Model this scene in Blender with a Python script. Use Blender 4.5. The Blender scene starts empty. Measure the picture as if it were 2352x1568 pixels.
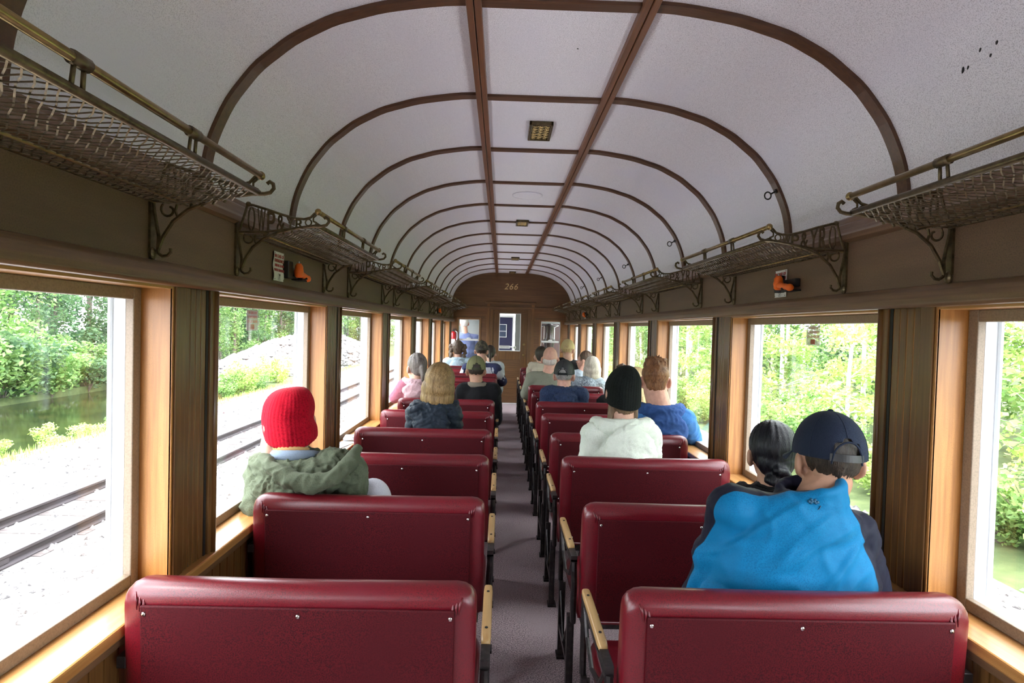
import bpy, bmesh, math, random
import numpy as np
from mathutils import Vector, Matrix, noise as mnoise

# ------------------------------------------------------------------ camera, world, sun, exposure
sc = bpy.context.scene
COL = sc.collection
FPX, IW, IH = 1307.0, 2352, 1568
CAMZ = 1.48
YAW, PITCH, ROLL = 0.018613, 0.02345, 0.027
_cy, _sy, _cp, _sp = math.cos(YAW), math.sin(YAW), math.cos(PITCH), math.sin(PITCH)
_f = Vector((_sy*_cp, _cy*_cp, -_sp)); _r = Vector((_cy, -_sy, 0)); _u = _r.cross(_f)
R_ = math.cos(ROLL)*_r + math.sin(ROLL)*_u
U_ = -math.sin(ROLL)*_r + math.cos(ROLL)*_u
cam = bpy.data.cameras.new('camera')
cam.sensor_width = 36.0
cam.lens = 36.0*FPX/IW
cam.clip_start = 0.02
cam.clip_end = 400
camo = bpy.data.objects.new('camera', cam)
COL.objects.link(camo)
M = Matrix((R_, U_, -_f)).transposed().to_4x4()
M.translation = Vector((0, 0, CAMZ))
camo.matrix_world = M
sc.camera = camo

world = bpy.data.worlds.new('sky'); sc.world = world
world.use_nodes = True
wt = world.node_tree
bg = wt.nodes['Background']
tcw = wt.nodes.new('ShaderNodeTexCoord'); sep = wt.nodes.new('ShaderNodeSeparateXYZ')
rmp = wt.nodes.new('ShaderNodeValToRGB')
wt.links.new(tcw.outputs['Generated'], sep.inputs[0]); wt.links.new(sep.outputs['Z'], rmp.inputs[0])
wt.links.new(rmp.outputs[0], bg.inputs['Color'])
rmp.color_ramp.elements[0].position = 0.0; rmp.color_ramp.elements[0].color = (0.86, 0.92, 1.0, 1)
rmp.color_ramp.elements[1].position = 0.7; rmp.color_ramp.elements[1].color = (0.93, 0.96, 1.0, 1)
bg.inputs['Strength'].default_value = 4.4

sun = bpy.data.lights.new('sun', 'SUN'); sun.energy = 1.6; sun.angle = math.radians(25); sun.color = (1.0, 0.97, 0.92)
suno = bpy.data.objects.new('sun', sun); COL.objects.link(suno)
suno.rotation_euler = (math.radians(28), math.radians(-22), 0)

vs = sc.view_settings
vs.view_transform = 'Standard'; vs.look = 'None'; vs.gamma = 1.0; vs.use_curve_mapping = False
vs.exposure = 1.75
cy = sc.cycles
cy.max_bounces = 10; cy.diffuse_bounces = 6; cy.glossy_bounces = 4; cy.transparent_max_bounces = 12
cy.transmission_bounces = 4; cy.use_denoising = True
cy.sample_clamp_indirect = 8.0; cy.caustics_reflective = False; cy.caustics_refractive = False

rnd = random.Random(7)
PI = math.pi

def at(px, py, y):
    """world point at depth y seen at that point of the photograph"""
    d = _f + (px-IW/2)/FPX*R_ - (py-IH/2)/FPX*U_
    t = y/d.y
    return Vector((d.x*t, y, CAMZ+d.z*t))

# ------------------------------------------------------------------ mesh helpers
class MB:
    def __init__(s): s.v = []; s.f = []; s.m = []; s.mi = 0
    def add(s, vs_, fs, mi=None):
        b = len(s.v); s.v.extend([tuple(p) for p in vs_]); s.f.extend([tuple(i+b for i in q) for q in fs])
        s.m.extend([s.mi if mi is None else mi]*len(fs)); return s
    def box(s, x0, x1, y0, y1, z0, z1, mi=None):
        x0, x1 = sorted((x0, x1)); y0, y1 = sorted((y0, y1)); z0, z1 = sorted((z0, z1))
        v = [(x0,y0,z0),(x1,y0,z0),(x1,y1,z0),(x0,y1,z0),(x0,y0,z1),(x1,y0,z1),(x1,y1,z1),(x0,y1,z1)]
        return s.add(v, [(0,3,2,1),(4,5,6,7),(0,1,5,4),(1,2,6,5),(2,3,7,6),(3,0,4,7)], mi)
    def loft(s, rings, closed=True, cap=True, mi=None):
        n = len(rings[0]); v = [p for r in rings for p in r]; f = []
        for i in range(len(rings)-1):
            for j in range(n if closed else n-1):
                k = (j+1) % n
                f.append((i*n+j, i*n+k, (i+1)*n+k, (i+1)*n+j))
        if cap and closed:
            f.append(tuple(range(n-1, -1, -1))); f.append(tuple(range((len(rings)-1)*n, len(rings)*n)))
        return s.add(v, f, mi)
    def tube(s, pts, r, n=8, mi=None, flat=None, up=None, closed_path=False):
        pts = [Vector(p) for p in pts]; m = len(pts)
        rs = r if isinstance(r, (list, tuple)) else [r]*m
        rings = []; prev = None
        for i, p in enumerate(pts):
            a = pts[i-1] if i > 0 else (pts[-1] if closed_path else p); b = pts[i+1] if i < m-1 else (pts[0] if closed_path else p)
            t = (b-a)
            t = t.normalized() if t.length > 1e-9 else Vector((0,0,1))
            if prev is None:
                ref = Vector(up) if up is not None else (Vector((0,0,1)) if abs(t.z) < .9 else Vector((1,0,0)))
                e1 = (ref - t*ref.dot(t)).normalized()
            else:
                e1 = (prev - t*prev.dot(t)); e1 = e1.normalized() if e1.length > 1e-6 else t.orthogonal().normalized()
            e2 = t.cross(e1); prev = e1
            w1, w2 = (rs[i], rs[i]) if flat is None else (rs[i]*flat[0], rs[i]*flat[1])
            rings.append([p + e1*(w1*math.cos(2*PI*k/n)) + e2*(w2*math.sin(2*PI*k/n)) for k in range(n)])
        if closed_path: rings.append(rings[0]); return s.loft(rings, True, False, mi)
        return s.loft(rings, True, True, mi)
    def cyl(s, a, b, r, n=12, r2=None, mi=None):
        return s.tube([a, b], [r, r if r2 is None else r2], n, mi)
    def ell(s, c, r, nu=16, nv=10, rot=None, mi=None):
        c = Vector(c); rings = []
        r = (r, r, r) if not isinstance(r, (tuple, list)) else r
        v = [c + (Vector((0,0,-r[2])) if rot is None else rot @ Vector((0,0,-r[2])))]
        for i in range(1, nv):
            th = -PI/2 + PI*i/nv
            for k in range(nu):
                q = Vector((r[0]*math.cos(th)*math.cos(2*PI*k/nu), r[1]*math.cos(th)*math.sin(2*PI*k/nu), r[2]*math.sin(th)))
                v.append(c + (q if rot is None else rot @ q))
        v.append(c + (Vector((0,0,r[2])) if rot is None else rot @ Vector((0,0,r[2]))))
        f = [(0, 1+(k+1) % nu, 1+k) for k in range(nu)]
        for i in range(nv-2):
            for k in range(nu):
                f.append((1+i*nu+k, 1+i*nu+(k+1) % nu, 1+(i+1)*nu+(k+1) % nu, 1+(i+1)*nu+k))
        L = len(v)-1; b = 1+(nv-2)*nu
        f += [(L, b+k, b+(k+1) % nu) for k in range(nu)]
        return s.add(v, f, mi)
    def cap(s, a, b, r1, r2=None, n=14, mi=None):
        """round cone"""
        a = Vector(a); b = Vector(b); r2 = r1 if r2 is None else r2
        t = (b-a); L = t.length; t = t.normalized() if L > 1e-6 else Vector((0,0,1))
        e1 = t.orthogonal().normalized(); e2 = t.cross(e1); rings = []
        for th in (-80, -50, -20, 0):
            th = math.radians(th); rings.append([a + t*(r1*math.sin(th)) + (e1*math.cos(2*PI*k/n)+e2*math.sin(2*PI*k/n))*(r1*math.cos(th)) for k in range(n)])
        for th in (0, 20, 50, 80):
            th = math.radians(th); rings.append([b + t*(r2*math.sin(th)) + (e1*math.cos(2*PI*k/n)+e2*math.sin(2*PI*k/n))*(r2*math.cos(th)) for k in range(n)])
        return s.loft(rings, True, True, mi)
    def mesh(s, name, mats, smooth=False):
        me = bpy.data.meshes.new(name)
        me.from_pydata(s.v, [], s.f)
        mats = mats if isinstance(mats, (list, tuple)) else [mats]
        for m in mats: me.materials.append(m)
        if len(mats) > 1: me.polygons.foreach_set('material_index', s.m)
        if smooth: me.polygons.foreach_set('use_smooth', [True]*len(me.polygons))
        me.update(); return me
    def obj(s, name, mats, parent=None, smooth=False, bevel=0, kind=None, fix=True):
        me = s.mesh(name, mats, smooth)
        if fix:
            b = bmesh.new(); b.from_mesh(me); bmesh.ops.recalc_face_normals(b, faces=b.faces); b.to_mesh(me); b.free()
        o = bpy.data.objects.new(name, me); COL.objects.link(o)
        if parent is not None: o.parent = parent
        if bevel:
            md = o.modifiers.new('bevel', 'BEVEL'); md.width = bevel; md.segments = 2; md.limit_method = 'ANGLE'
        if kind: o['kind'] = kind
        return o

def empty(name, loc=(0,0,0), rz=0.0, parent=None):
    o = bpy.data.objects.new(name, None); COL.objects.link(o); o.location = loc; o.rotation_euler = (0,0,rz)
    o.empty_display_size = .1
    if parent is not None: o.parent = parent
    return o
def tag(o, label, cat, group=None, kind=None):
    o['label'] = label; o['category'] = cat
    if group: o['group'] = group
    if kind: o['kind'] = kind
    return o
def struct(o, label=None):
    o['kind'] = 'structure'
    if label: o['label'] = label
    return o
_kids = {}
def kids(o): return [c for c in bpy.data.objects if c.parent == o]
def copy_tree(o, parent=None):
    c = o.copy(); COL.objects.link(c); c.parent = parent
    for ch in kids(o): copy_tree(ch, c)
    return c
def adopt(parent, *obs):
    """parent objects that were built in world coordinates to an empty"""
    inv = Matrix.Translation(-Vector(parent.location))
    for o in obs:
        o.parent = parent; o.matrix_parent_inverse = inv

# ------------------------------------------------------------------ materials
def mat(name, col, rough=.6, metal=0, spec=.5, noise_=None, bump=None, coat=0, sheen=0, emit=None, coord='Object', sss=0):
    """noise_ = (scale xyz, second colour, low, high, detail) ; bump = (scale xyz, strength, distance)"""
    m = bpy.data.materials.new(name); m.use_nodes = True; t = m.node_tree; b = t.nodes['Principled BSDF']
    b.inputs['Base Color'].default_value = (*col, 1); b.inputs['Roughness'].default_value = rough
    b.inputs['Metallic'].default_value = metal; b.inputs['Specular IOR Level'].default_value = spec
    if coat: b.inputs['Coat Weight'].default_value = coat; b.inputs['Coat Roughness'].default_value = .2
    if sheen: b.inputs['Sheen Weight'].default_value = sheen
    if emit: b.inputs['Emission Color'].default_value = (*emit[0], 1); b.inputs['Emission Strength'].default_value = emit[1]
    tc = t.nodes.new('ShaderNodeTexCoord')
    def nz(sc_, detail=4, rough_=.55, dist=0):
        mp = t.nodes.new('ShaderNodeMapping'); mp.inputs['Scale'].default_value = sc_ if isinstance(sc_, (tuple, list)) else (sc_,)*3
        n = t.nodes.new('ShaderNodeTexNoise'); n.inputs['Scale'].default_value = 1; n.inputs['Detail'].default_value = detail
        n.inputs['Roughness'].default_value = rough_; n.inputs['Distortion'].default_value = dist
        t.links.new(tc.outputs[coord], mp.inputs[0]); t.links.new(mp.outputs[0], n.inputs['Vector']); return n
    last = None
    if noise_:
        layers = noise_ if isinstance(noise_, list) else [noise_]
        for (s_, c2, lo, hi, dt) in layers:
            n = nz(s_, dt)
            r = t.nodes.new('ShaderNodeMapRange'); r.inputs[1].default_value = lo; r.inputs[2].default_value = hi
            t.links.new(n.outputs['Fac'], r.inputs[0])
            mx = t.nodes.new('ShaderNodeMix'); mx.data_type = 'RGBA'
            if last is None: mx.inputs[6].default_value = (*col, 1)
            else: t.links.new(last, mx.inputs[6])
            mx.inputs[7].default_value = (*c2, 1); t.links.new(r.outputs[0], mx.inputs[0]); last = mx.outputs[2]
        t.links.new(last, b.inputs['Base Color'])
    if bump:
        n = nz(bump[0], 5); bp = t.nodes.new('ShaderNodeBump'); bp.inputs['Strength'].default_value = bump[1]; bp.inputs['Distance'].default_value = bump[2]
        t.links.new(n.outputs['Fac'], bp.inputs['Height']); t.links.new(bp.outputs[0], b.inputs['Normal'])
    return m
def wood(name, c1, c2, axis='z', rough=.45, coat=.10):
    s = {'x': (3, 70, 70), 'y': (70, 3, 70), 'z': (70, 70, 3)}[axis]
    s2 = {'x': (1.5, 9, 9), 'y': (9, 1.5, 9), 'z': (9, 9, 1.5)}[axis]
    c3 = tuple(a*.62 for a in c1)
    return mat(name, c1, rough, noise_=[(s, c2, .38, .66, 6), (s2, c3, .5, .78, 3), ((520, 520, 520), c3, .56, .74, 1)], bump=((s[0]*2, s[1]*2, s[2]*2), .12, .002), coat=coat)

OAK = (.46, .205, .050); OAK2 = (.30, .115, .024)
M_ = {}
M_['oak_z'] = wood('honey_oak_upright', OAK, OAK2, 'z')
M_['oak_y'] = wood('honey_oak_lengthwise', (.52,.27,.085), (.38,.17,.045), 'y', .34, .25)
M_['oak_x'] = wood('honey_oak_crosswise', (.21,.095,.032), (.13,.05,.018), 'x')
M_['end_z'] = wood('end_wall_oak', (.27,.125,.038), (.16,.065,.02), 'z')
M_['dark_z'] = wood('dark_oak_upright', (.185,.088,.026), (.10,.042,.013), 'z', .36, .2)
M_['dark_y'] = wood('dark_oak_lengthwise', (.20,.112,.056), (.125,.068,.034), 'y', .42)
M_['dark_x'] = wood('dark_oak_crosswise', (.17,.085,.032), (.10,.045,.018), 'x', .4)
M_['rib'] = wood('rib_oak', (.12,.052,.022), (.07,.03,.014), 'x', .45)
M_['beam'] = wood('beam_oak', (.20,.075,.028), (.12,.045,.018), 'y', .45)
M_['fascia'] = mat('fascia_paint', (.19,.112,.064), .6, noise_=[((3,1.2,9), (.12,.072,.042), .4, .7, 4), ((300,300,300), (.10,.062,.038), .45, .68, 2)], bump=(60, .1, .002))
M_['ceil'] = mat('ceiling_white', (.86,.86,.92), .7, noise_=[((330,330,330), (.52,.52,.58), .46, .70, 2), ((2.2,1.1,2.2), (.74,.74,.86), .45, .75, 3)], bump=(330, .35, .0012))
M_['carpet'] = mat('mauve_carpet', (.60,.47,.49), .95, spec=.1, noise_=[((170,170,170), (.16,.12,.13), .42, .60, 4), ((3,2,3), (.42,.34,.35), .45, .7, 3)], bump=(260, .6, .004), sheen=.2)
M_['vinyl'] = mat('oxblood_vinyl', (.135,.003,.009), .32, spec=.5, noise_=[((300,300,300), (.055,.002,.005), .45, .7, 2), ((5,5,5), (.12,.006,.014), .45, .7, 3)], bump=(420, .25, .0012), coat=.15)
M_['vinyl_back'] = mat('dark_red_panel', (.080,.004,.007), .62, spec=.18, noise_=[((300,300,300), (.022,.002,.004), .42, .66, 2), ((3,3,3), (.055,.003,.006), .42, .7, 3)], bump=(300, .3, .0015))
M_['iron'] = mat('dark_iron', (.030,.026,.027), .38, metal=.6, noise_=((40,40,40), (.08,.07,.065), .5, .8, 3))
M_['bronze'] = mat('aged_bronze', (.15,.115,.06), .38, metal=.75, noise_=((60,60,60), (.07,.055,.03), .4, .7, 4))
M_['brass'] = mat('worn_brass', (.30,.215,.09), .3, metal=.85, noise_=((30,30,30), (.16,.12,.055), .45, .7, 4))
M_['chrome'] = mat('polished_screw', (.7,.7,.68), .2, metal=1)
M_['armwood'] = wood('armrest_oak', (.56,.36,.15), (.42,.24,.09), 'y', .33)
M_['black'] = mat('black_plastic', (.012,.012,.013), .5)
M_['orange'] = mat('orange_plastic', (.95,.17,.015), .4, bump=(200, .2, .001))
M_['white'] = mat('white_frame_paint', (.82,.84,.86), .4)
M_['putty'] = mat('putty_frame', (.27,.20,.14), .5, noise_=((200,200,200), (.20,.15,.10), .4, .7, 2))
M_['paper'] = mat('sign_white', (.78,.76,.74), .5)
M_['signred'] = mat('sign_red', (.42,.05,.05), .5)
M_['gold'] = mat('gold_paint', (.72,.55,.26), .4, metal=.2)
M_['redpaint'] = mat('extinguisher_red', (.5,.01,.015), .3, coat=.4)
def glass_mat(name, tint=(.985,.99,.995), refl=.055):
    m = bpy.data.materials.new(name); m.use_nodes = True; t = m.node_tree; t.nodes.remove(t.nodes['Principled BSDF'])
    out = t.nodes['Material Output']; tr = t.nodes.new('ShaderNodeBsdfTransparent'); tr.inputs[0].default_value = (*tint, 1)
    gl = t.nodes.new('ShaderNodeBsdfGlossy'); gl.inputs['Roughness'].default_value = .02
    lw0 = t.nodes.new('ShaderNodeLayerWeight'); pw_ = t.nodes.new('ShaderNodeMath'); pw_.operation = 'POWER'; pw_.inputs[1].default_value = 4.0
    lw = t.nodes.new('ShaderNodeMapRange'); lw.inputs[3].default_value = .03; lw.inputs[4].default_value = .55
    t.links.new(lw0.outputs['Facing'], pw_.inputs[0]); t.links.new(pw_.outputs[0], lw.inputs[0])
    mx = t.nodes.new('ShaderNodeMixShader'); t.links.new(lw.outputs[0], mx.inputs[0]); t.links.new(tr.outputs[0], mx.inputs[1]); t.links.new(gl.outputs[0], mx.inputs[2])
    t.links.new(mx.outputs[0], out.inputs[0]); return m
M_['glass'] = glass_mat('window_glass')

def text_mesh(body, size, material, shear=0, extrude=.0006, align='CENTER', bold=0):
    cu = bpy.data.curves.new('lettering', 'FONT'); cu.body = body; cu.size = size; cu.shear = shear; cu.extrude = extrude
    cu.align_x = align; cu.align_y = 'CENTER'; cu.offset = bold
    o = bpy.data.objects.new('tmp', cu); COL.objects.link(o)
    dg = bpy.context.evaluated_depsgraph_get(); me = bpy.data.meshes.new_from_object(o.evaluated_get(dg))
    bpy.data.objects.remove(o); me.materials.clear(); me.materials.append(material); return me
def text_obj(name, body, size, material, mw, parent=None, **k):
    me = text_mesh(body, size, material, **k); me.transform(mw)
    o = bpy.data.objects.new(name, me); COL.objects.link(o)
    if parent is not None: o.parent = parent
    return o

# ------------------------------------------------------------------ the carriage
XL, XR, XC = -.95, 1.25, .168
Y0, Y1 = -2.6, 11.15
ZS, ZH = .712, 1.577          # sill top, window head
PW = .245                     # pier width
PIER = {-1: [1.665+1.45*k for k in range(-3, 7)], 1: [1.615+1.47*k for k in range(-3, 7)]}
# floor
floor = struct(MB().box(XL-.2, XR+.2, Y0, Y1+1.3, -.05, 0).obj('floor', M_['carpet']), 'grey mauve carpet running down the aisle')
thr = MB().box(-.24, .58, Y1-.03, Y1+.02, .0, .012).obj('threshold_strip', M_['white'], floor)
tag_names = {-1: 'left', 1: 'right'}
walls = {}
for s in (-1, 1):
    X = XL if s < 0 else XR
    nm = tag_names[s]
    w = struct(empty('wall_'+nm, (X, 0, 0)), 'oak panelled side wall with fluted piers between windows' )
    w.location = (0, 0, 0)
    walls[s] = w
    o = s     # outward direction
    # lower wall backing, header backing
    MB().box(X+o*.012, X+o*.2, Y0, Y1, 0, ZS-.03).obj('lower_panel', M_['dark_z'], w)
    MB().box(X+o*.0, X+o*.2, Y0, Y1, ZH, 1.83).obj('fascia_panel', M_['fascia'], w)
    # vertical wainscot boards
    y = .3; k = 0
    bw = .052
    me = MB().box(0, .012, 0, bw-.005, .10, ZS-.035)
    me.box(.0, .006, bw*.45, bw*.55, .10, ZS-.035)
    me = me.mesh('plank', M_['dark_z'])
    n = int((Y1-.3)/bw)
    for i in range(n):
        if i < 120:
            p = bpy.data.objects.new('plank', me); COL.objects.link(p); p.parent = w
            p.location = (X-.0 if s > 0 else X-.012, .3+i*bw, 0)
            if s > 0: p.location.x = X
    if n > 120:
        q = MB()
        for i in range(120, n): q.box(X, X+o*.014, .3+i*bw, .3+i*bw+bw-.005, .10, ZS-.035)
        q.obj('far_planks', M_['dark_z'], w, kind='stuff')
    MB().box(X-o*.012, X+o*.03, Y0, Y1, 0, .10).obj('baseboard', M_['dark_y'], w, bevel=.004)
    # window sill: inner nosing, top
    sl = MB().box(X-o*.025, X+o*.10, Y0, Y1, ZS-.032, ZS).obj('sill_board', M_['oak_y'], w, bevel=.006)
    MB().box(X-o*.012, X+o*.01, Y0, Y1, ZS-.06, ZS-.032).obj('sill_moulding', M_['dark_y'], w, bevel=.004)
    # header band with a rounded lower lip and an upper groove
    band = MB()
    prof = [(0, 1.640), (-.012, 1.636), (-.026, 1.622), (-.030, 1.60), (-.030, 1.583), (-.024, 1.574), (.02, 1.574), (.02, 1.640)]
    band.loft([[(X+o*a, yy, z) for a, z in prof] for yy in (Y0, Y1)])
    band.obj('header_band', M_['dark_y'], w, smooth=False, bevel=.003)
    lip = MB().box(X+o*.004, X+o*.11, Y0, Y1, ZH-.010, ZH-.001).obj('header_lip', M_['oak_y'], w)
    # cornice moulding sloping out to the ceiling
    cor = MB()
    prof = [(-.004, 1.822), (-.016, 1.832), (-.016, 1.850), (-.002, 1.862), (.012, 1.866), (.020, 1.880), (.034, 1.885), (.042, 1.905), (.060, 1.915), (.066, 1.935), (.12, 1.96), (.12, 1.822)]
    cor.loft([[(X+o*a*(1.0 if s > 0 else .75), yy, z) for a, z in prof] for yy in (Y0, Y1)])
    cor.obj('cornice_moulding', M_['dark_y'], w)
    # piers
    for yy in PIER[s]:
        b = MB().box(X+o*.004, X+o*.165, yy, yy+PW, ZS, ZH)
        # casing detail
        pier = b.obj('pier', M_['oak_z'], w)
        for (a, c, dx, mt) in ((0.0, .010, .002, 'oak_z'), (.010, .062, -.003, 'dark_z'), (.186, .200, .001, 'black'), (.200, PW, -.006, 'dark_z')):
            st = MB().box(X-o*.0+o*dx, X+o*.012, yy+a, yy+c-.001, ZS, ZH)
            so = st.obj('stile', M_[mt], pier, bevel=.003 if mt != 'black' else 0)
        bd = MB()
        for i in range(4):
            a = .064+i*.0305
            MB().box(X+o*.001, X+o*.012, yy+a, yy+a+.027, ZS, ZH).obj('slat', M_['dark_z'], pier, bevel=.004)
        # half-round corner bead
        MB().cyl((X-o*.004, yy+PW-.012, ZS), (X-o*.004, yy+PW-.012, ZH), .011, 10).obj('corner_bead', M_['dark_z'], pier, smooth=True)
# windows
nwin = 0
for s in (-1, 1):
    X = XL if s < 0 else XR; o = s
    ps = PIER[s]
    for k in range(len(ps)):
        ya = ps[k]+PW; yb = ps[k+1] if k+1 < len(ps) else Y1
        if yb-ya < .3: continue
        nwin += 1
        w = struct(empty('window_%d' % nwin, (0, 0, 0)))
        if yb > 11: yb = Y1-.05
        x0, x1 = X+o*.092, X+o*.115
        fr = MB(); t_ = .034
        fr.box(x0, x1, ya, ya+t_, ZS, ZH-.01).box(x0, x1, yb-t_, yb, ZS, ZH-.01).box(x0, x1, ya+t_, yb-t_, ZS, ZS+t_).box(x0, x1, ya+t_, yb-t_, ZH-.01-t_, ZH-.01)
        fr.obj('frame', M_['putty'], w, bevel=.003)
        t2 = t_+.0
        of = MB(); x2, x3 = X+o*.115, X+o*.165
        of.box(x2, x3, ya, ya+t2, ZS-.01, ZH).box(x2, x3, yb-t2, yb, ZS-.01, ZH).box(x2, x3, ya+t2, yb-t2, ZS-.01, ZS+t2-.004).box(x2, x3, ya+t2, yb-t2, ZH-.01-t2+.004, ZH)
        of.box(X+o*.150, X+o*.158, ya+t2, ya+t2+.012, ZS+t2, ZH-t2).box(X+o*.150, X+o*.158, yb-t2-.012, yb-t2, ZS+t2, ZH-t2)
        of.obj('outer_frame', M_['white'], w, bevel=.002)
        xg = X+o*.135
        MB().box(xg, xg+o*.004, ya+t2, yb-t2, ZS+t2-.004, ZH-.01-t2+.004).obj('pane', M_['glass'], w)
# ceiling
PROF = [(.305, 2.558), (.40, 2.553), (.53, 2.535), (.61, 2.520), (.68, 2.50), (.755, 2.477), (.82, 2.446), (.89, 2.408), (.95, 2.362), (1.005, 2.316), (1.05, 2.262), (1.095, 2.20), (1.13, 2.13), (1.155, 2.065), (1.170, 2.0), (1.178, 1.93)]
def smooth_prof(P, n=34):
    P = [Vector((a, b)) for a, b in P]; out = []
    for i in range(n+1):
        t = i/n*(len(P)-1); k = min(int(t), len(P)-2); u = t-k
        p0 = P[max(k-1, 0)]; p1 = P[k]; p2 = P[k+1]; p3 = P[min(k+2, len(P)-1)]
        out.append(.5*((2*p1)+(p2-p0)*u+(2*p0-5*p1+4*p2-p3)*u*u+(3*p1-p0-3*p2+p3)*u**3))
    return out
SP = smooth_prof(PROF)
def xin(s, d): return XC+s*d*(1.0 if s > 0 else .985)
ceil_ = struct(empty('ceiling'), 'white barrel ceiling divided by dark wooden ribs and two long beams')
RIB = [1.894+.7715*n for n in range(-5, 12)]
edges = [Y0]+RIB+[Y1]
for i in range(len(edges)-1):
    a, b = edges[i], edges[i+1]
    for s in (-1, 1):
        q = MB(); n = len(SP)
        r1 = [[(xin(s, p.x), yy, p.y) for p in SP] + [(xin(s, p.x+.03), yy, p.y+.03) for p in reversed(SP)] for yy in (a+.002, b-.002)]
        q.loft(r1, True, True).obj('curved_panel', M_['ceil'], ceil_, smooth=False)
    MB().box(XC-.30, XC+.30, a+.002, b-.002, 2.552, 2.575).obj('centre_panel', M_['ceil'], ceil_)
# outer roof so that no sky leaks in
rf = MB(); rf.loft([[(xin(1, p.x+.06), yy, p.y+.06) for p in reversed(SP)] + [(xin(-1, p.x+.06), yy, p.y+.06) for p in SP] + [(xin(-1, p.x+.032), yy, p.y+.032) for p in reversed(SP)] + [(xin(1, p.x+.032), yy, p.y+.032) for p in SP] for yy in (Y0, Y1)])
struct(rf.obj('roof', M_['iron']))
for yy in RIB:
    for s in (-1, 1):
        hw = .024
        prof = []
        for i, p in enumerate(SP):
            t_ = (SP[min(i+1, len(SP)-1)]-SP[max(i-1, 0)]).normalized(); prof.append((xin(s, p.x+t_.y*.013), p.y-t_.x*.013))
        back = [(xin(s, p.x+.002), p.y+.004) for p in SP]
        loop = lambda y_: [(x, y_, z) for x, z in prof] + [(x, y_, z) for x, z in reversed(back)]
        MB().loft([loop(yy-hw), loop(yy+hw)], True, True).obj('rib', M_['rib'], ceil_)
    MB().box(XC-.265, XC+.265, yy-.024, yy+.024, 2.540, 2.553).obj('cross_batten', M_['rib'], ceil_, bevel=.003)
for s in (-1, 1):
    bm_ = MB()
    bm_.box(XC+s*.262, XC+s*.2855, Y0, Y1, 2.526, 2.56).box(XC+s*.2885, XC+s*.312, Y0, Y1, 2.522, 2.565)
    bm_.obj('long_beam', M_['beam'], ceil_, bevel=.002)
# ------------------------------------------------------------------ front wall with door and two windows, rear wall
fw = struct(empty('wall_front'), 'oak end wall with an arched top over the door')
WT = .07
def arch_cut(zlow):
    return [(xin(1, p.x), p.y) for p in SP if p.y > zlow]
def tymp(mb, y0, y1, zlow):
    loop = [(xin(-1, p.x+.02), p.y+.02) for p in reversed(SP)] + [(xin(1, p.x+.02), p.y+.02) for p in SP] + [(XR+.16, zlow), (XL-.16, zlow)]
    mb.loft([[(x, y_, z) for x, z in loop] for y_ in (y0, y1)], True, True)
t = MB(); tymp(t, Y1, Y1+WT, 1.90); t.obj('tympanum', M_['dark_x'], fw)
DX0, DX1, DZ = -.172, .505, 1.838
WL0, WL1, WR0, WR1, WZ0, WZ1 = -.845, -.440, .765, 1.150, .83, 1.63
b = MB()
b.box(XL-.16, WL0, Y1, Y1+WT, 0, 1.9).box(WL0, WL1, Y1, Y1+WT, WZ1, 1.9).box(WL0, WL1, Y1, Y1+WT, 0, WZ0).box(WL1, DX0, Y1, Y1+WT, 0, 1.9)
b.box(DX0, DX1, Y1, Y1+WT, DZ, 1.9).box(DX1, WR0, Y1, Y1+WT, 0, 1.9).box(WR0, WR1, Y1, Y1+WT, WZ1, 1.9).box(WR0, WR1, Y1, Y1+WT, 0, WZ0).box(WR1, XR+.16, Y1, Y1+WT, 0, 1.9)
b.obj('wall_panel', M_['oak_x'], fw)
for (x0, x1) in ((-.30, -.245), (.575, .635)):
    MB().box(x0, x1, Y1-.02, Y1, 0, 1.945).obj('pilaster', M_['end_z'], fw, bevel=.004)
    for i in range(3): MB().box(x0+.008+i*.016, x0+.018+i*.016, Y1-.024, Y1-.02, .05, 1.88).obj('flute', M_['end_z'], fw, bevel=.002)
MB().box(-.245, -.172, Y1-.012, Y1, 0, 1.90).obj('door_casing', M_['dark_z'], fw, bevel=.003)
MB().box(.505, .575, Y1-.012, Y1, 0, 1.90).obj('door_casing', M_['dark_z'], fw, bevel=.003)
MB().box(-.245, .575, Y1-.014, Y1, DZ, 1.895).obj('door_head', M_['dark_x'], fw, bevel=.003)
MB().box(-.33, .665, Y1-.035, Y1, 1.945, 1.985).obj('door_cornice', M_['dark_x'], fw, bevel=.008)
MB().box(XL, XR, Y1-.022, Y1, 1.865, 1.90).obj('picture_rail', M_['dark_x'], fw, bevel=.006)
MB().box(-.93, -.34, Y1-.010, Y1, 1.66, 1.69).obj('rail', M_['dark_x'], fw, bevel=.003)
MB().box(.66, 1.235, Y1-.010, Y1, 1.66, 1.69).obj('rail', M_['dark_x'], fw, bevel=.003)
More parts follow.
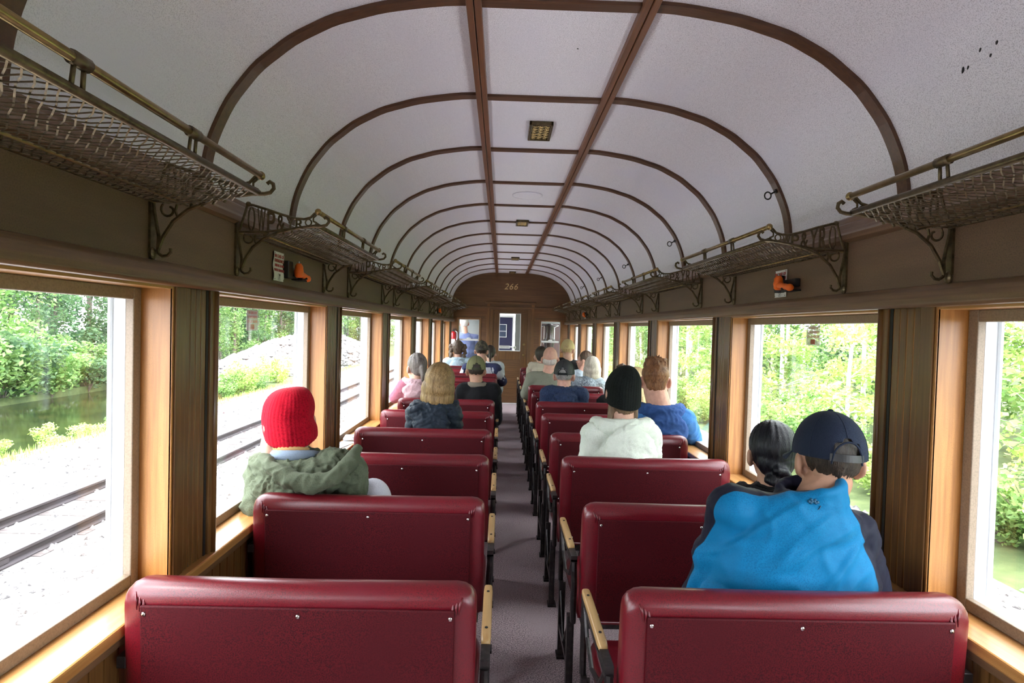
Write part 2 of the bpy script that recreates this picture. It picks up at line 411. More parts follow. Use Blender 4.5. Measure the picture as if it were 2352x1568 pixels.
for (x0, x1) in ((WL0, WL1), (WR0, WR1)):
    nwin += 1
    w = struct(empty('window_%d' % nwin))
    f_ = MB(); c = .035
    f_.box(x0-c, x0, Y1-.016, Y1, WZ0-c, WZ1+c).box(x1, x1+c, Y1-.016, Y1, WZ0-c, WZ1+c).box(x0, x1, Y1-.016, Y1, WZ1, WZ1+c).box(x0, x1, Y1-.016, Y1, WZ0-c, WZ0)
    f_.obj('frame', M_['end_z'], w, bevel=.003)
    MB().box(x0, x1, Y1+.01, Y1+.03, 1.213, 1.250).ell(((x0+x1)/2, Y1+.02, 1.255), (.045, .01, .02), 12, 8).obj('meeting_rail', M_['white'], w, bevel=.003)
    g_ = MB(); g_.box(x0, x0+.018, Y1+.01, Y1+.03, WZ0, WZ1).box(x1-.012, x1, Y1+.01, Y1+.03, WZ0, WZ1).box(x0, x1, Y1+.01, Y1+.03, WZ1-.012, WZ1); g_.obj('sash', M_['white'], w)
    MB().box(x0+.005, x1-.005, Y1+.018, Y1+.022, WZ0, WZ1-.005).obj('pane', M_['glass'], w)
# door
dr = struct(empty('door_1', (0, 0, 0)), 'dark wooden end door with a tall glass light and brass knob')
GX0, GX1, GZ0, GZ1 = -.052, .372, 1.03, 1.768
d = MB(); ya, yb = Y1+.01, Y1+.05
d.box(DX0, GX0, ya, yb, .012, DZ).box(GX1, DX1, ya, yb, .012, DZ).box(GX0, GX1, ya, yb, GZ1, DZ).box(GX0, GX1, ya, yb, .86, GZ0).box(GX0, GX1, ya, yb, .012, .14)
d.obj('stile', M_['dark_z'], dr, bevel=.004)
MB().box(GX0-.01, GX1+.01, ya+.015, yb-.01, .13, .87).obj('lower_panel', M_['dark_x'], dr)
MB().box(DX0, DX1, ya-.012, ya, 1.77, 1.80).obj('door_rail', M_['dark_x'], dr, bevel=.004)
MB().box(DX0, DX1, ya-.012, ya, .012, .13).obj('kick_plate', M_['dark_x'], dr, bevel=.002)
MB().box(GX0, GX1, ya+.02, ya+.024, GZ0, GZ1).obj('pane', M_['glass'], dr)
q = MB(); c = .012
q.box(GX0, GX0+c, ya-.004, ya+.03, GZ0, GZ1).box(GX1-c, GX1, ya-.004, ya+.03, GZ0, GZ1).box(GX0, GX1, ya-.004, ya+.03, GZ0, GZ0+c).box(GX0, GX1, ya-.004, ya+.03, GZ1-c, GZ1)
q.obj('glazing_bead', M_['white'], dr)
kn = MB().cyl((.44, ya-.006, .955), (.44, ya+.002, .955), .026, 16).cyl((.44, ya-.03, .955), (.44, ya-.006, .955), .009, 10).ell((.44, ya-.04, .955), (.022, .015, .022), 14, 8)
kn.obj('knob', M_['brass'], dr, smooth=True)
MB().cyl((.44, ya-.010, 1.165), (.44, ya+.002, 1.165), .024, 16).cyl((.44, ya-.014, 1.165), (.44, ya-.010, 1.165), .012, 12).obj('lock', M_['brass'], dr, smooth=False)
# notice inside the door glass
nt = MB().box(-.038, .170, ya+.012, ya+.016, 1.075, 1.135).obj('door_notice', M_['paper'])
tag(nt, 'small white printed notice stuck low on the end door glass', 'notice')
MRX = Matrix.Rotation(PI/2, 4, 'X')
text_obj('lettering', 'NO ADMITTANCE', .021, M_['black'], Matrix.Translation((.066, ya+.0115, 1.118)) @ MRX, nt)
text_obj('lettering', 'PLEASE STAY INSIDE', .018, M_['black'], Matrix.Translation((.066, ya+.0115, 1.093)) @ MRX, nt)
st = MB().cyl((.262, ya+.012, 1.10), (.262, ya+.016, 1.10), .030, 20).obj('round_sticker', M_['paper'])
tag(st, 'round pale sticker low on the end door glass beside the notice', 'sticker')
MB().cyl((.262, ya+.0105, 1.10), (.262, ya+.012, 1.10), .018, 20).obj('sticker_centre', mat('sticker_green', (.35,.42,.3), .5), st)
# number 266
num = empty('car_number', (.157, Y1-.002, 2.285)); tag(num, 'gold painted numerals 266 above the end door', 'number')
for i, ch in enumerate('266'):
    o_ = text_obj('numeral', ch, .165, M_['gold'], MRX, num, shear=.28, extrude=.002)
    o_.location = (-.092+i*.092, 0, 0)
# rear wall behind the viewpoint
rw = MB(); tymp(rw, Y0-WT, Y0, 0.0); struct(rw.obj('wall_rear', M_['dark_x']), 'dark oak rear end wall')
# ------------------------------------------------------------------ benches
SW = .865
def cushion_back():
    m = MB(); T = .078; rings = []
    xs = [0, .004, .014, .03, .05, .12, SW/2, SW-.12, SW-.05, SW-.03, SW-.014, SW-.004, SW]
    for x in xs:
        e = min(x, SW-x); q = 1-max(0, 1-e/.05); k = math.sqrt(max(0, 1-(1-q)**2))
        zt = .835-.038*(1-k); th = T*(.62+.38*k)/2; zb = .385+.02*(1-k)
        yc = T/2-.006; sag = .004*math.sin(x/SW*PI)
        ring = []
        # (y,z) loop, rear -> top -> front -> bottom ; leaning slightly
        pts = [(-th, zb+.01), (-th, .60), (-th, zt-.050), (-th*.97, zt-.030), (-th*.80, zt-.013), (-th*.45, zt-.003), (0, zt), (th*.5, zt-.002), (th*.85, zt-.012), (th*1.05, zt-.035), (th*1.12, zt-.08), (th*1.3, .62), (th*1.15, .48), (th, zb+.01), (th*.5, zb), (-th*.5, zb)]
        for (a, z) in pts: ring.append((x, yc+a-(z-.6)*.045, z-sag*(z > .7)))
        rings.append(ring)
    m.loft(rings, True, True); return m
def bench(side):
    """origin: aisle edge of the backrest on the floor; x grows towards the wall for side=1"""
    root = empty('bench_seat'); f = side
    def put(mb, name, mt, smooth=False, bevel=0, parent=None, lab=None):
        if f < 0: mb.v = [(-a, b, c) for a, b, c in mb.v]
        o = mb.obj(name, mt, parent or root, smooth=smooth, bevel=bevel)
        if lab: o['label'] = lab
        return o
    cb = cushion_back(); bk = put(cb, 'backrest', M_['vinyl'], smooth=True)
    lean = lambda z: -(z-.6)*.045
    p = MB(); ys = -.0125
    p.loft([[(.052, ys+lean(.40)-.004, .40), (SW-.052, ys+lean(.40)-.004, .40), (SW-.052, ys+lean(.785)-.004, .785), (.052, ys+lean(.785)-.004, .785)],
            [(.052, ys+lean(.40)+.004, .40), (SW-.052, ys+lean(.40)+.004, .40), (SW-.052, ys+lean(.785)+.004, .785), (.052, ys+lean(.785)+.004, .785)]])
    put(p, 'back_panel', M_['vinyl_back'], bevel=.003)
    for z in (.765, .425):
        for x in (.062, SW/2, SW-.062):
            y = ys+lean(z)-.0045
            put(MB().ell((x, y, z), (.0055, .0028, .0055), 10, 6), 'screw', M_['chrome'], smooth=True)
    e = MB()
    e.tube([(.05, ys+lean(.39)-.003, .395), (SW-.05, ys+lean(.39)-.003, .395)], .007, 8)
    put(e, 'piping', M_['vinyl'], smooth=True)
    # corner tucks of the vinyl
    for x0, sx in ((.03, 1), (SW-.03, -1)):
        tk = MB()
        for j in range(3):
            tk.tube([(x0+sx*(.004+.010*j), -.008, .812-.004*j), (x0+sx*(.010+.009*j), -.0165, .795-.006*j), (x0+sx*(.012+.006*j), -.0175, .772-.004*j)], [.003, .0035, .001], 6)
        put(tk, 'corner_tuck', M_['vinyl'], smooth=True)
    sc_ = MB(); rings = []
    for x in (0, .01, .035, .10, SW-.10, SW-.035, SW-.01, SW):
        e_ = min(x, SW-x); k = math.sqrt(max(0, 1-(1-min(1, e_/.035))**2)); zt = .455-.03*(1-k)
        rings.append([(x, .075, .37), (x, .070, zt-.03), (x, .085, zt-.008), (x, .14, zt), (x, .40, zt+.006), (x, .485, zt-.008), (x, .510, zt-.035), (x, .505, .37)])
    sc_.loft(rings); put(sc_, 'seat_cushion', M_['vinyl'], smooth=True)
    fr = MB()
    fr.box(.02, SW-.02, .09, .12, .32, .37).box(.02, SW-.02, .46, .49, .32, .37).box(.02, .05, .09, .49, .32, .37).box(SW-.05, SW-.02, .09, .49, .32, .37)
    put(fr, 'seat_frame', M_['iron'])
    # aisle end
    ax = -.024
    arm = MB(); rings = []
    for y in (.125, .133, .16, .43, .457, .465):
        e_ = min(y-.125, .465-y); k = math.sqrt(max(0, 1-(1-min(1, e_/.03))**2)); h = .013*(.55+.45*k); w = .0135*(.7+.3*k)
        rings.append([(ax+w*math.cos(a)*1.05*(abs(math.cos(a))**-.4 if abs(math.cos(a)) > .3 else 1), y, .622+h*math.sin(a)*(abs(math.sin(a))**-.4 if abs(math.sin(a)) > .3 else 1)) for a in [2*PI*i/16 for i in range(16)]])
    arm.loft(rings)
    ao = put(arm, 'armrest', M_['armwood'], smooth=True)
    for y in (.185, .405): put(MB().cyl((ax, y, .6345), (ax, y, .6372), .0045, 10), 'screw_hole', M_['black'], parent=ao)
    g = MB()
    g.box(ax-.012, ax+.012, .045, .475, .592, .607)
    g.box(ax-.012, ax+.012, .045, .125, .600, .622)
    g.tube([(ax, .05, .60), (ax, .045, .57), (ax+.004, .055, .50), (ax+.006, .08, .40), (ax+.01, .10, .345)], .012, 8, flat=(1, 1.5))
    g.tube([(ax, .47, .60), (ax, .475, .55), (ax, .47, .40), (ax, .468, .345)], .011, 8, flat=(1, 1.4))
    g.tube([(ax, .09, .585), (ax, .17, .50), (ax, .30, .46), (ax, .40, .50), (ax, .465, .585)], .007, 6)
    put(g, 'arm_frame', M_['iron'])
    for y in (.15, .455):
        lg = MB().box(ax-.008, ax+.012, y-.018, y+.018, 0, .345).box(ax-.014, ax+.03, y-.03, y+.03, 0, .012).box(ax+.012, ax+.020, y-.014, y-.008, .01, .345)
        put(lg, 'leg', M_['iron'], bevel=.002)
    put(MB().box(ax-.006, ax+.008, .15, .455, .13, .155).tube([(ax, .15, .32), (ax, .30, .15), (ax, .455, .32)], .006, 6), 'stretcher', M_['iron'])
    # wall end
    put(MB().box(SW-.005, SW+.018, .0, .10, .615, .645).box(SW-.01, SW+.008, .05, .09, .33, .63).cyl((SW-.02, .05, .63), (SW+.02, .05, .63), .017, 10), 'pivot_arm', M_['iron'], bevel=.002)
    for y in (.12, .43): put(MB().box(SW-.06, SW-.035, y, y+.04, 0, .33), 'leg', M_['iron'])
    return root
BYL = [1.40, 2.125, 2.85, 3.57, 4.345, 5.07, 5.80, 6.53, 7.25, 7.97, 8.70, 9.40]
BYR = [1.385, 2.09, 2.87, 3.53, 4.34, 5.05, 5.78, 6.50, 7.22, 7.94, 8.66, 9.38]
ORD = ['nearest', 'second', 'third', 'fourth', 'fifth', 'sixth', 'seventh', 'eighth', 'ninth', 'tenth', 'eleventh', 'twelfth']
WHO = {(-1,0): 'empty, its whole back in view', (-1,1): 'with the red beanie passenger', (-1,2): 'empty, before the red beanie passenger', (-1,3): 'with the blond bob passenger',
       (1,0): 'with the bright blue jacket passenger', (1,1): 'with the black haired woman', (1,2): 'with the white jacket passenger', (1,3): 'with the blue hoodie man'}
protoL = bench(-1); protoR = bench(1)
for s, BY, proto, xa in ((-1, BYL, protoL, -.045), (1, BYR, protoR, .322)):
    for k, y in enumerate(BY):
        o = proto if k == 0 else copy_tree(proto)
        o.location = (xa, y, 0)
        side = 'left' if s < 0 else 'right'
        w_ = WHO.get((s, k))
        lab = 'dark red vinyl bench %s of the aisle, %s from camera' % (side, ORD[k]) + (', '+w_ if w_ else '')
        lab = ' '.join(lab.split()[:16])
        tag(o, lab, 'bench', 'red benches along the %s side' % side)
# ------------------------------------------------------------------ luggage racks
RL = .985
def rack(side):
    root = empty('luggage_rack'); f = -side      # d grows from wall to aisle
    def put(mb, name, mt, smooth=False, kind=None, parent=None):
        mb.v = [(f*a, b, c) for a, b, c in mb.v]
        return mb.obj(name, mt, parent or root, smooth=smooth, kind=kind)
    zf = .0
    def shelf(d): # height of the net at distance d from wall
        t = d/.285
        return 1.792+.034*t*t-.010*math.sin(PI*t)
    put(MB().tube([(.285, 0, 1.826), (.285, RL, 1.826)], .0085, 10), 'front_rail', M_['bronze'], True)
    put(MB().tube([(.290, -.004, 1.872), (.290, RL+.004, 1.872)], .0085, 10).ell((.290, -.004, 1.872), .012, 10, 8).ell((.290, RL+.004, 1.872), .012, 10, 8), 'brass_rail', M_['brass'], True)
    put(MB().tube([(.10, 0, shelf(.10)-.002), (.10, RL, shelf(.10)-.002)], .0035, 6).tube([(.012, 0, 1.792), (.012, RL, 1.792)], .004, 6), 'rear_rail', M_['brass'], True)
    for y in (.33, .655):
        put(MB().tube([(.286, y-.012, 1.826), (.290, y-.010, 1.872)], .004, 6).tube([(.286, y+.012, 1.826), (.290, y+.010, 1.872)], .004, 6).tube([(.290, y-.018, 1.872), (.290, y+.018, 1.872)], .0115, 10), 'rail_post', M_['bronze'], True)
    for yy in (0.0, RL):
        b = MB(); T = .0045
        def st(pts, r=T, fl=(1.35, .8)): b.tube([(a, yy, z) for a, z in pts], r, 6, flat=None)
        st([(.020, 1.662), (.034, 1.700), (.060, 1.742), (.100, 1.775), (.150, 1.797), (.21, 1.813), (.27, 1.822), (.302, 1.823), (.318, 1.827), (.327, 1.838), (.325, 1.850), (.316, 1.856), (.309, 1.850)], .0055)
        st([(.020, 1.662), (.022, 1.70), (.016, 1.735), (.010, 1.765), (.006, 1.80), (.003, 1.836)], .005)
        # foot hook and wall boss
        st([(.020, 1.668), (.022, 1.655), (.032, 1.648), (.046, 1.650), (.055, 1.660), (.054, 1.669)], .0045)
        b.ell((.006, yy, 1.655), (.010, .012, .018), 10, 8); b.ell((.004, yy, 1.835), (.008, .010, .014), 8, 6)
        b.box(0, .007, yy-.010, yy+.010, 1.66, 1.835)
        # inner scroll
        sp = [(.048+.022*(1-t*.6)*math.cos(2.3+t*5.2), 1.772+.022*(1-t*.6)*math.sin(2.3+t*5.2)) for t in [i/12 for i in range(13)]]
        st(sp, .0035)
        st([(.072, 1.752), (.066, 1.770), (.070, 1.787)], .004)
        for d in (.105, .135, .165, .195): st([(d, 1.797-(.20-d)*.20), (d+.004, shelf(d)+.004)], .0035)
        # gallery above the shelf
        G = [(.290, 1.872), (.275, 1.866), (.262, 1.852), (.240, 1.846), (.205, 1.848), (.160, 1.860), (.110, 1.876), (.060, 1.890), (.040, 1.892)]
        st(G, .0045); st([(.040, 1.892), (.028, 1.85), (.012, 1.800)], .0045)
        st([(.012, 1.795), (.10, 1.797), (.20, 1.812), (.285, 1.826)], .004)
        b.ell((.043, yy, 1.893), (.010, .008, .009), 8, 6)
        # letter-like scroll filling
        def top(d):
            for i in range(len(G)-1):
                if G[i+1][0] <= d <= G[i][0]:
                    t = (G[i][0]-d)/(G[i][0]-G[i+1][0]); return G[i][1]+(G[i+1][1]-G[i][1])*t
            return 1.87
        word = 'WP&YR' if f > 0 else 'RY&PW'
        for ch, d in zip(word, (.090, .124, .158, .192, .224)):
            zb, zt = shelf(d)+.004, top(d)-.002
            lm = text_mesh(ch, 1.0, M_['bronze'], extrude=0.0, bold=.012)
            co = np.array([v.co for v in lm.vertices]); lo, hi = co.min(0), co.max(0); wd = .028
            V = []
            for yo in (-.0025, .0025):
                for p in co:
                    u = (p[0]-lo[0])/(hi[0]-lo[0])-.5; V.append((d+f*u*wd, yy+yo, zb+(p[1]-lo[1])/(hi[1]-lo[1])*(zt-zb)))
            N_ = len(co); F_ = [tuple(p.vertices) for p in lm.polygons]+[tuple(i+N_ for i in reversed(p.vertices)) for p in lm.polygons]
            ec = {}
            for p in lm.polygons:
                for e_ in p.edge_keys: ec[e_] = ec.get(e_, 0)+1
            F_ += [(e0, e1, e1+N_, e0+N_) for (e0, e1), c_n in ec.items() if c_n == 1]
            b.add(V, F_); bpy.data.meshes.remove(lm)
        for d in (.255, .055):
            zb, zt = shelf(d)+.006, top(d)-.003; h = zt-zb; zc = (zt+zb)/2
            b.tube([(d+.011*math.cos(a), yy, zc+h*.45*math.sin(a)) for a in [2*PI*j/10 for j in range(10)]], .0028, 5, closed_path=True)
        st([(.285, 1.833), (.272, 1.84), (.272, 1.852), (.283, 1.862)], .0035)
        put(b, 'bracket', M_['bronze'], False)
    n = MB(); r = .0017; sp = .0235
    R0 = random.Random(3)
    cnt = int(RL/sp)
    for i in range(-11, cnt+12):
        for sgn in (1, -1):
            pts = []
            for j in range(13):
                d = .012+(.285-.012)*j/12
                y = i*sp + sgn*d + .003*math.sin(j*2.1+i)
                if 0 <= y <= RL:
                    pts.append((d, y, shelf(d)+.0015*sgn*(1 if j % 2 else -1)))
            if len(pts) > 2: n.tube(pts, r, 3)
    o = put(n, 'net', M_['bronze'], False, kind='stuff')
    return root
rL = rack(-1); rR = rack(1)
for s, proto, y0, X in ((-1, rL, 2.04, XL), (1, rR, 2.06, XR)):
    for k in range(-1, 6):
        y = y0+(1.465 if s < 0 else 1.495)*k
        if k == -1: y = y0-.488-RL
        if y+RL > Y1-.1: continue
        o = proto if k == -1 else copy_tree(proto)
        o.location = (X, y, 0)
        tag(o, 'bronze luggage rack with net shelf and lettered ends, %s wall, %s from camera' % ('left' if s < 0 else 'right', ORD[k+1]), 'luggage rack', 'luggage racks above the %s windows' % ('left' if s < 0 else 'right'))
# ------------------------------------------------------------------ notices and hammers
def wallmat(s, x, y, z):
    tx = Vector((0, 1, 0)) if s < 0 else Vector((0, -1, 0)); n = Vector((1, 0, 0)) if s < 0 else Vector((-1, 0, 0))
    m = Matrix((tx, Vector((0,0,1)), n)).transposed().to_4x4(); m.translation = Vector((x, y, z)); return m
def notice(s, y, lab):
    X = XL if s < 0 else XR; n = -s
    r = empty('emergency_notice', (X+n*.002, y, 1.711)); tag(r, lab, 'notice', 'emergency notices beside the hammers')
    pl = MB(); W2, H2 = .052, .060; R0 = []
    for i in range(9):
        z = -H2+2*H2*i/8; off = .002+.003*(1+math.sin(i*1.1)) if s < 0 else .002
        R0.append([(n*off, -W2, z), (n*off, W2, z), (n*(off+.0012), W2, z), (n*(off+.0012), -W2, z)])
    pl.loft(R0); pl.obj('plate', M_['paper'], r)
    me = wallmat(s, n*.0055 if s > 0 else n*.0095, 0, 0)
    for i, (ln, sz) in enumerate((('IN CASE OF', .0185), ('EMERGENCY', .0175), ('BREAK GLASS', .0150), ('WITH HAMMER', .0150))):
        text_obj('lettering', ln, sz, M_['signred'], me @ Matrix.Translation((0, .042-.0195*i, 0)), r, bold=.0004)
    pic = MB(); x_ = n*(.0055 if s > 0 else .0095)
    sg = 1 if s < 0 else -1
    def seg(a, b, w):
        a = Vector(a); b = Vector(b); d = (b-a).normalized(); p = Vector((-d.y, d.x))*w
        q = [a+p, a-p, b-p, b+p]; pic.loft([[(x_, sg*v.x, v.y) for v in q], [(x_+n*.0004, sg*v.x, v.y) for v in q]])
    seg((-.012, -.031), (.010, -.031), .0006); seg((-.012, -.056), (.010, -.056), .0006)
    seg((-.012, -.056), (-.012, -.031), .0006); seg((.010, -.056), (.010, -.031), .0006)
    seg((-.004, -.053), (.004, -.036), .0018); seg((-.002, -.036), (.008, -.034), .0028)
    for cx, cz in ((-.046, .054), (.046, .054), (-.046, -.054), (.046, -.054)): seg((cx-.002, cz), (cx+.002, cz), .002)
    pic.obj('hammer_pictogram', M_['black'], r)
    return r
def hammer(s, y, lab, flip):
    X = XL if s < 0 else XR; n = -s
    r = empty('emergency_hammer', (X, y, 1.71)); tag(r, lab, 'hammer', 'orange emergency hammers in wall brackets')
    g = 1 if not flip else -1      # handle runs along +y or -y
    h = MB(); h.tube([(n*.045, 0, -.032), (n*.045, 0, -.024), (n*.045, 0, .018), (n*.045, 0, .030)], [.012, .019, .018, .010], 12).ell((n*.045, 0, -.006), (.021, .021, .026), 12, 8)
    h.obj('head', M_['orange'], r, smooth=True)
    h = MB(); pts = [(n*.048, g*(.01+.012*i), -.012-.002*i) for i in range(10)]
    h.tube(pts, [.013, .014, .0125, .014, .0125, .014, .0125, .014, .016, .012], 10); h.obj('handle', M_['orange'], r, smooth=True)
    MB().cyl((n*.045, 0, .030), (n*.045, 0, .040), .006, 8, .003).obj('steel_point', M_['chrome'], r)
    hb = MB(); hb.box(0, n*.022, -g*.018, g*.10, -.022, .012).box(0, n*.028, -g*.075, -g*.022, -.040, .034).box(n*.02, n*.062, g*.055, g*.068, -.036, -.026).box(0, n*.05, g*.03, g*.11, -.042, -.034)
    hb.obj('bracket', M_['black'], r, bevel=.003)
notice(-1, 2.41, 'white emergency notice with wavy edge on the near left wall by a hammer')
notice(1, 2.535, 'flat white emergency notice on the near right wall, partly behind orange hammer')
notice(-1, 8.13, 'tiny white emergency notice far down the left wall by the end')
notice(1, 8.52, 'tiny white emergency notice far down the right wall by the end')
hammer(-1, 2.545, 'orange emergency hammer on the near left wall beside the wavy notice', False)
hammer(1, 2.475, 'orange emergency hammer on the near right wall with handle toward camera', True)
hammer(-1, 8.28, 'small orange emergency hammer far down the left wall near end door', False)
hammer(1, 8.40, 'small orange emergency hammer far down the right wall near end door', True)
# ------------------------------------------------------------------ ceiling vents, round hatch, eye bolts
def vent(y, lab, n_=0):
    r = empty('ceiling_vent', (.178, y, 2.552)); tag(r, lab, 'vent', 'brass vents in the centre ceiling')
    a, b = .062, .125
    f_ = MB()
    for (x0, x1, y0, y1) in ((-a, -a+.014, -b, b), (a-.014, a, -b, b), (-a, a, -b, -b+.014), (-a, a, b-.014, b)): f_.box(x0, x1, y0, y1, -.022, 0)
    f_.obj('frame', M_['bronze'], r, bevel=.003)
    MB().box(-a+.004, a-.004, -b+.004, b-.004, -.005, -.001).obj('duct', M_['black'], r)
    g = MB()
    for i in range(3):
        for j in range(6):
            cx = -.032+.032*i; cy_ = -.095+.038*j
            g.tube([(cx+.013*math.cos(t), cy_+.015*math.sin(t), -.014) for t in [2*PI*k/8 for k in range(8)]], .0022, 4, closed_path=True)
            g.tube([(cx-.016, cy_-.019, -.013), (cx, cy_, -.013), (cx+.016, cy_+.019, -.013)], .0016, 4)
            g.tube([(cx+.016, cy_-.019, -.013), (cx, cy_, -.013), (cx-.016, cy_+.019, -.013)], .0016, 4)
    g.obj('scroll_grille', M_['brass'], r)
vent(3.085, 'largest brass scroll vent in the white centre ceiling, nearest camera')
vent(5.77, 'second brass ceiling vent, sitting across a cross batten')
vent(8.72, 'third small brass ceiling vent toward the end wall')
vent(10.9, 'farthest small ceiling vent just before the end wall')
ht = empty('ceiling_hatch', (.178, 4.60, 2.552)); tag(ht, 'round white hatch cover almost flush in the centre ceiling', 'hatch')
MB().tube([(.118*math.cos(t), .118*math.sin(t), -.004) for t in [2*PI*k/40 for k in range(40)]], .005, 6, closed_path=True).obj('rim', M_['ceil'], ht, smooth=True)
MB().cyl((0, 0, -.006), (0, 0, 0), .112, 40).obj('cover', M_['ceil'], ht)
for i, (y, x, z) in enumerate(((2.665, 1.262, 2.151), (4.208, 1.255, 2.152), (5.751, 1.25, 2.150), (7.294, 1.25, 2.152), (8.837, 1.25, 2.152))):
    r = empty('eye_bolt', (x, y-.0, z)); tag(r, '%s black eye bolt on the right hand ceiling ribs, counting away from camera' % ORD[i], 'eye bolt', 'eye bolts on the ceiling ribs')
    d = Vector((-.86, 0, -.5)).normalized(); c = d*.035
    MB().tube([c+Vector((.017*math.cos(t)*.9, 0, .017*math.sin(t))) for t in [2*PI*k/16 for k in range(16)]], .0035, 6, closed_path=True).obj('ring', M_['black'], r, smooth=True)
    MB().cyl(-d*.03, d*.02, .004, 8).cyl(-d*.012, -d*.004, .010, 12).obj('shank', M_['black'], r)
# ------------------------------------------------------------------ faded notices stuck to the window glass
def faded():
    m = mat('faded_notice', (.50,.42,.44), .6); t = m.node_tree; b = t.nodes['Principled BSDF']; tr = t.nodes.new('ShaderNodeBsdfTransparent'); mx = t.nodes.new('ShaderNodeMixShader')
    mx.inputs[0].default_value = .55; t.links.new(tr.outputs[0], mx.inputs[1]); t.links.new(b.outputs[0], mx.inputs[2]); t.links.new(mx.outputs[0], t.nodes['Material Output'].inputs[0]); return m
FN = faded()
for s, lab in ((-1, 'faded see-through notice high on the window glass above the red beanie'), (1, 'faded see-through notice high on the window glass above the blue jacket')):
    x = XL-.139 if s < 0 else XR+.139; y = 2.50 if s < 0 else 2.51
    r = empty('window_notice', (x+(.002 if s < 0 else -.002), y, 1.484)); tag(r, lab, 'notice', 'faded notices on the window glass')
    MB().box(-.0004, .0004, -.055, .055, -.045, .045).obj('film', FN, r)
    n = -s
    me = wallmat(-s, n*.0008, 0, 0)
    for i, ln in enumerate(('IN CASE OF', 'EMERGENCY', 'BREAK GLASS')): text_obj('lettering', ln, .016, M_['signred'], me @ Matrix.Translation((0, .032-.019*i, 0)), r, extrude=.0002)
    MB().box(n*.0006, n*.001, -.018, .018, -.040, -.018).obj('pictogram', M_['signred'], r)
# fire extinguisher on the end wall
ex = empty('fire_extinguisher', (-.965+.03, Y1-.07, 1.28)); tag(ex, 'red fire extinguisher hanging at the left of the end wall window', 'fire extinguisher')
MB().tube([(0,0,-.20), (0,0,-.19), (0,0,.06), (0,0,.09), (0,0,.11)], [.045, .055, .055, .04, .018], 16).obj('tank', M_['redpaint'], ex, smooth=True)
MB().box(-.02, .02, -.02, .02, .11, .14).box(-.01, .06, -.008, .008, .145, .158).box(-.01, .05, -.008, .008, .118, .128).obj('valve', M_['black'], ex)
MB().tube([(.03, 0, .12), (.07, -.01, .09), (.075, -.02, .0), (.06, -.03, -.10)], .010, 8).obj('hose', M_['white'], ex, smooth=True)
MB().box(-.035, .035, -.058, -.054, -.15, -.04).obj('instruction_label', M_['paper'], ex)
# ------------------------------------------------------------------ phone and papers on the left sill
ph = empty('pocket_camera', (-.985, 3.78, ZS+.004), .15)
tag(ph, 'small silver camera with grey screen lying on the left window sill', 'camera')
MB().box(-.04, .04, -.065, .065, 0, .018).obj('body', mat('silver', (.55,.56,.58), .3, metal=.6), ph, bevel=.004)
MB().box(-.03, .03, -.035, .055, .018, .0195).obj('screen', mat('grey_screen', (.18,.22,.20), .2), ph)
MB().cyl((.022, -.052, .018), (.022, -.052, .021), .008, 12).obj('dial', M_['iron'], ph)
pp = MB().box(-.045, .045, -.11, .11, 0, .002).obj('folded_leaflet', mat('leaflet', (.55,.58,.62), .5, noise_=((30,12,1), (.12,.14,.2), .5, .6, 2)))
pp.location = (-.995, 3.60, ZS+.001); pp.rotation_euler = (0, 0, -.2); tag(pp, 'folded printed leaflet on the left sill in front of the silver camera', 'leaflet')
pp2 = MB().box(-.03, .03, -.09, .09, 0, .003).obj('folded_leaflet', mat('leaflet_white', (.7,.7,.7), .5))
pp2.location = (-.955, 3.93, ZS+.001); pp2.rotation_euler = (0, 0, .3); tag(pp2, 'white folded leaflet on the left sill just beyond the silver camera', 'leaflet')

# small scuffs and specks on the ceiling panels
def on_arch(px, py):
    y = .6
    for i in range(400):
        p = at(px, py, y); d = abs(p.x-XC)
        if d < .305: z = 2.552
        else:
            z = -9
            for a, b in zip(SP[:-1], SP[1:]):
                if a.x <= d <= b.x: z = a.y+(b.y-a.y)*(d-a.x)/(b.x-a.x)
        if p.z >= z-.002: return p
        y += .004
    return p
for px, py, L in ((2212, 163, .016), (2224, 157, .010), (2252, 116, .010), (2276, 128, .008), (2290, 98, .008), (1327, 112, .004), (623, 241, .005)):
    p = on_arch(px, py)
    o = MB().ell((0, 0, 0), (L, .0035, .0015), 8, 5).obj('scuff_mark', M_['black'], ceil_); o.location = p; o.rotation_euler = (.3, .5 if px > 2000 else 0, .9)
# ------------------------------------------------------------------ outside
GZ = -1.02
def leafmat(name, c1, c2, c3):
    m = bpy.data.materials.new(name); m.use_nodes = True; t = m.node_tree; b = t.nodes['Principled BSDF']; b.inputs['Roughness'].default_value = .55
    g = t.nodes.new('ShaderNodeNewGeometry'); r = t.nodes.new('ShaderNodeValToRGB'); oi = t.nodes.new('ShaderNodeObjectInfo')
    cr = r.color_ramp; cr.elements[0].color = (*c1, 1); cr.elements[1].color = (*c3, 1); e = cr.elements.new(.5); e.color = (*c2, 1)
    t.links.new(g.outputs['Random Per Island'], r.inputs[0])
    hs = t.nodes.new('ShaderNodeHueSaturation'); mr = t.nodes.new('ShaderNodeMapRange'); mr.inputs[3].default_value = .75; mr.inputs[4].default_value = 1.15
    t.links.new(oi.outputs['Random'], mr.inputs[0]); t.links.new(mr.outputs[0], hs.inputs['Value']); t.links.new(r.outputs[0], hs.inputs['Color'])
    t.links.new(hs.outputs[0], b.inputs['Base Color'])
    tl = t.nodes.new('ShaderNodeBsdfTranslucent'); t.links.new(hs.outputs[0], tl.inputs[0]); mx = t.nodes.new('ShaderNodeMixShader'); mx.inputs[0].default_value = .35
    t.links.new(b.outputs[0], mx.inputs[1]); t.links.new(tl.outputs[0], mx.inputs[2]); t.links.new(mx.outputs[0], t.nodes['Material Output'].inputs[0]); return m
LM = leafmat('spring_leaves', (.10,.20,.06), (.20,.36,.10), (.36,.52,.18))
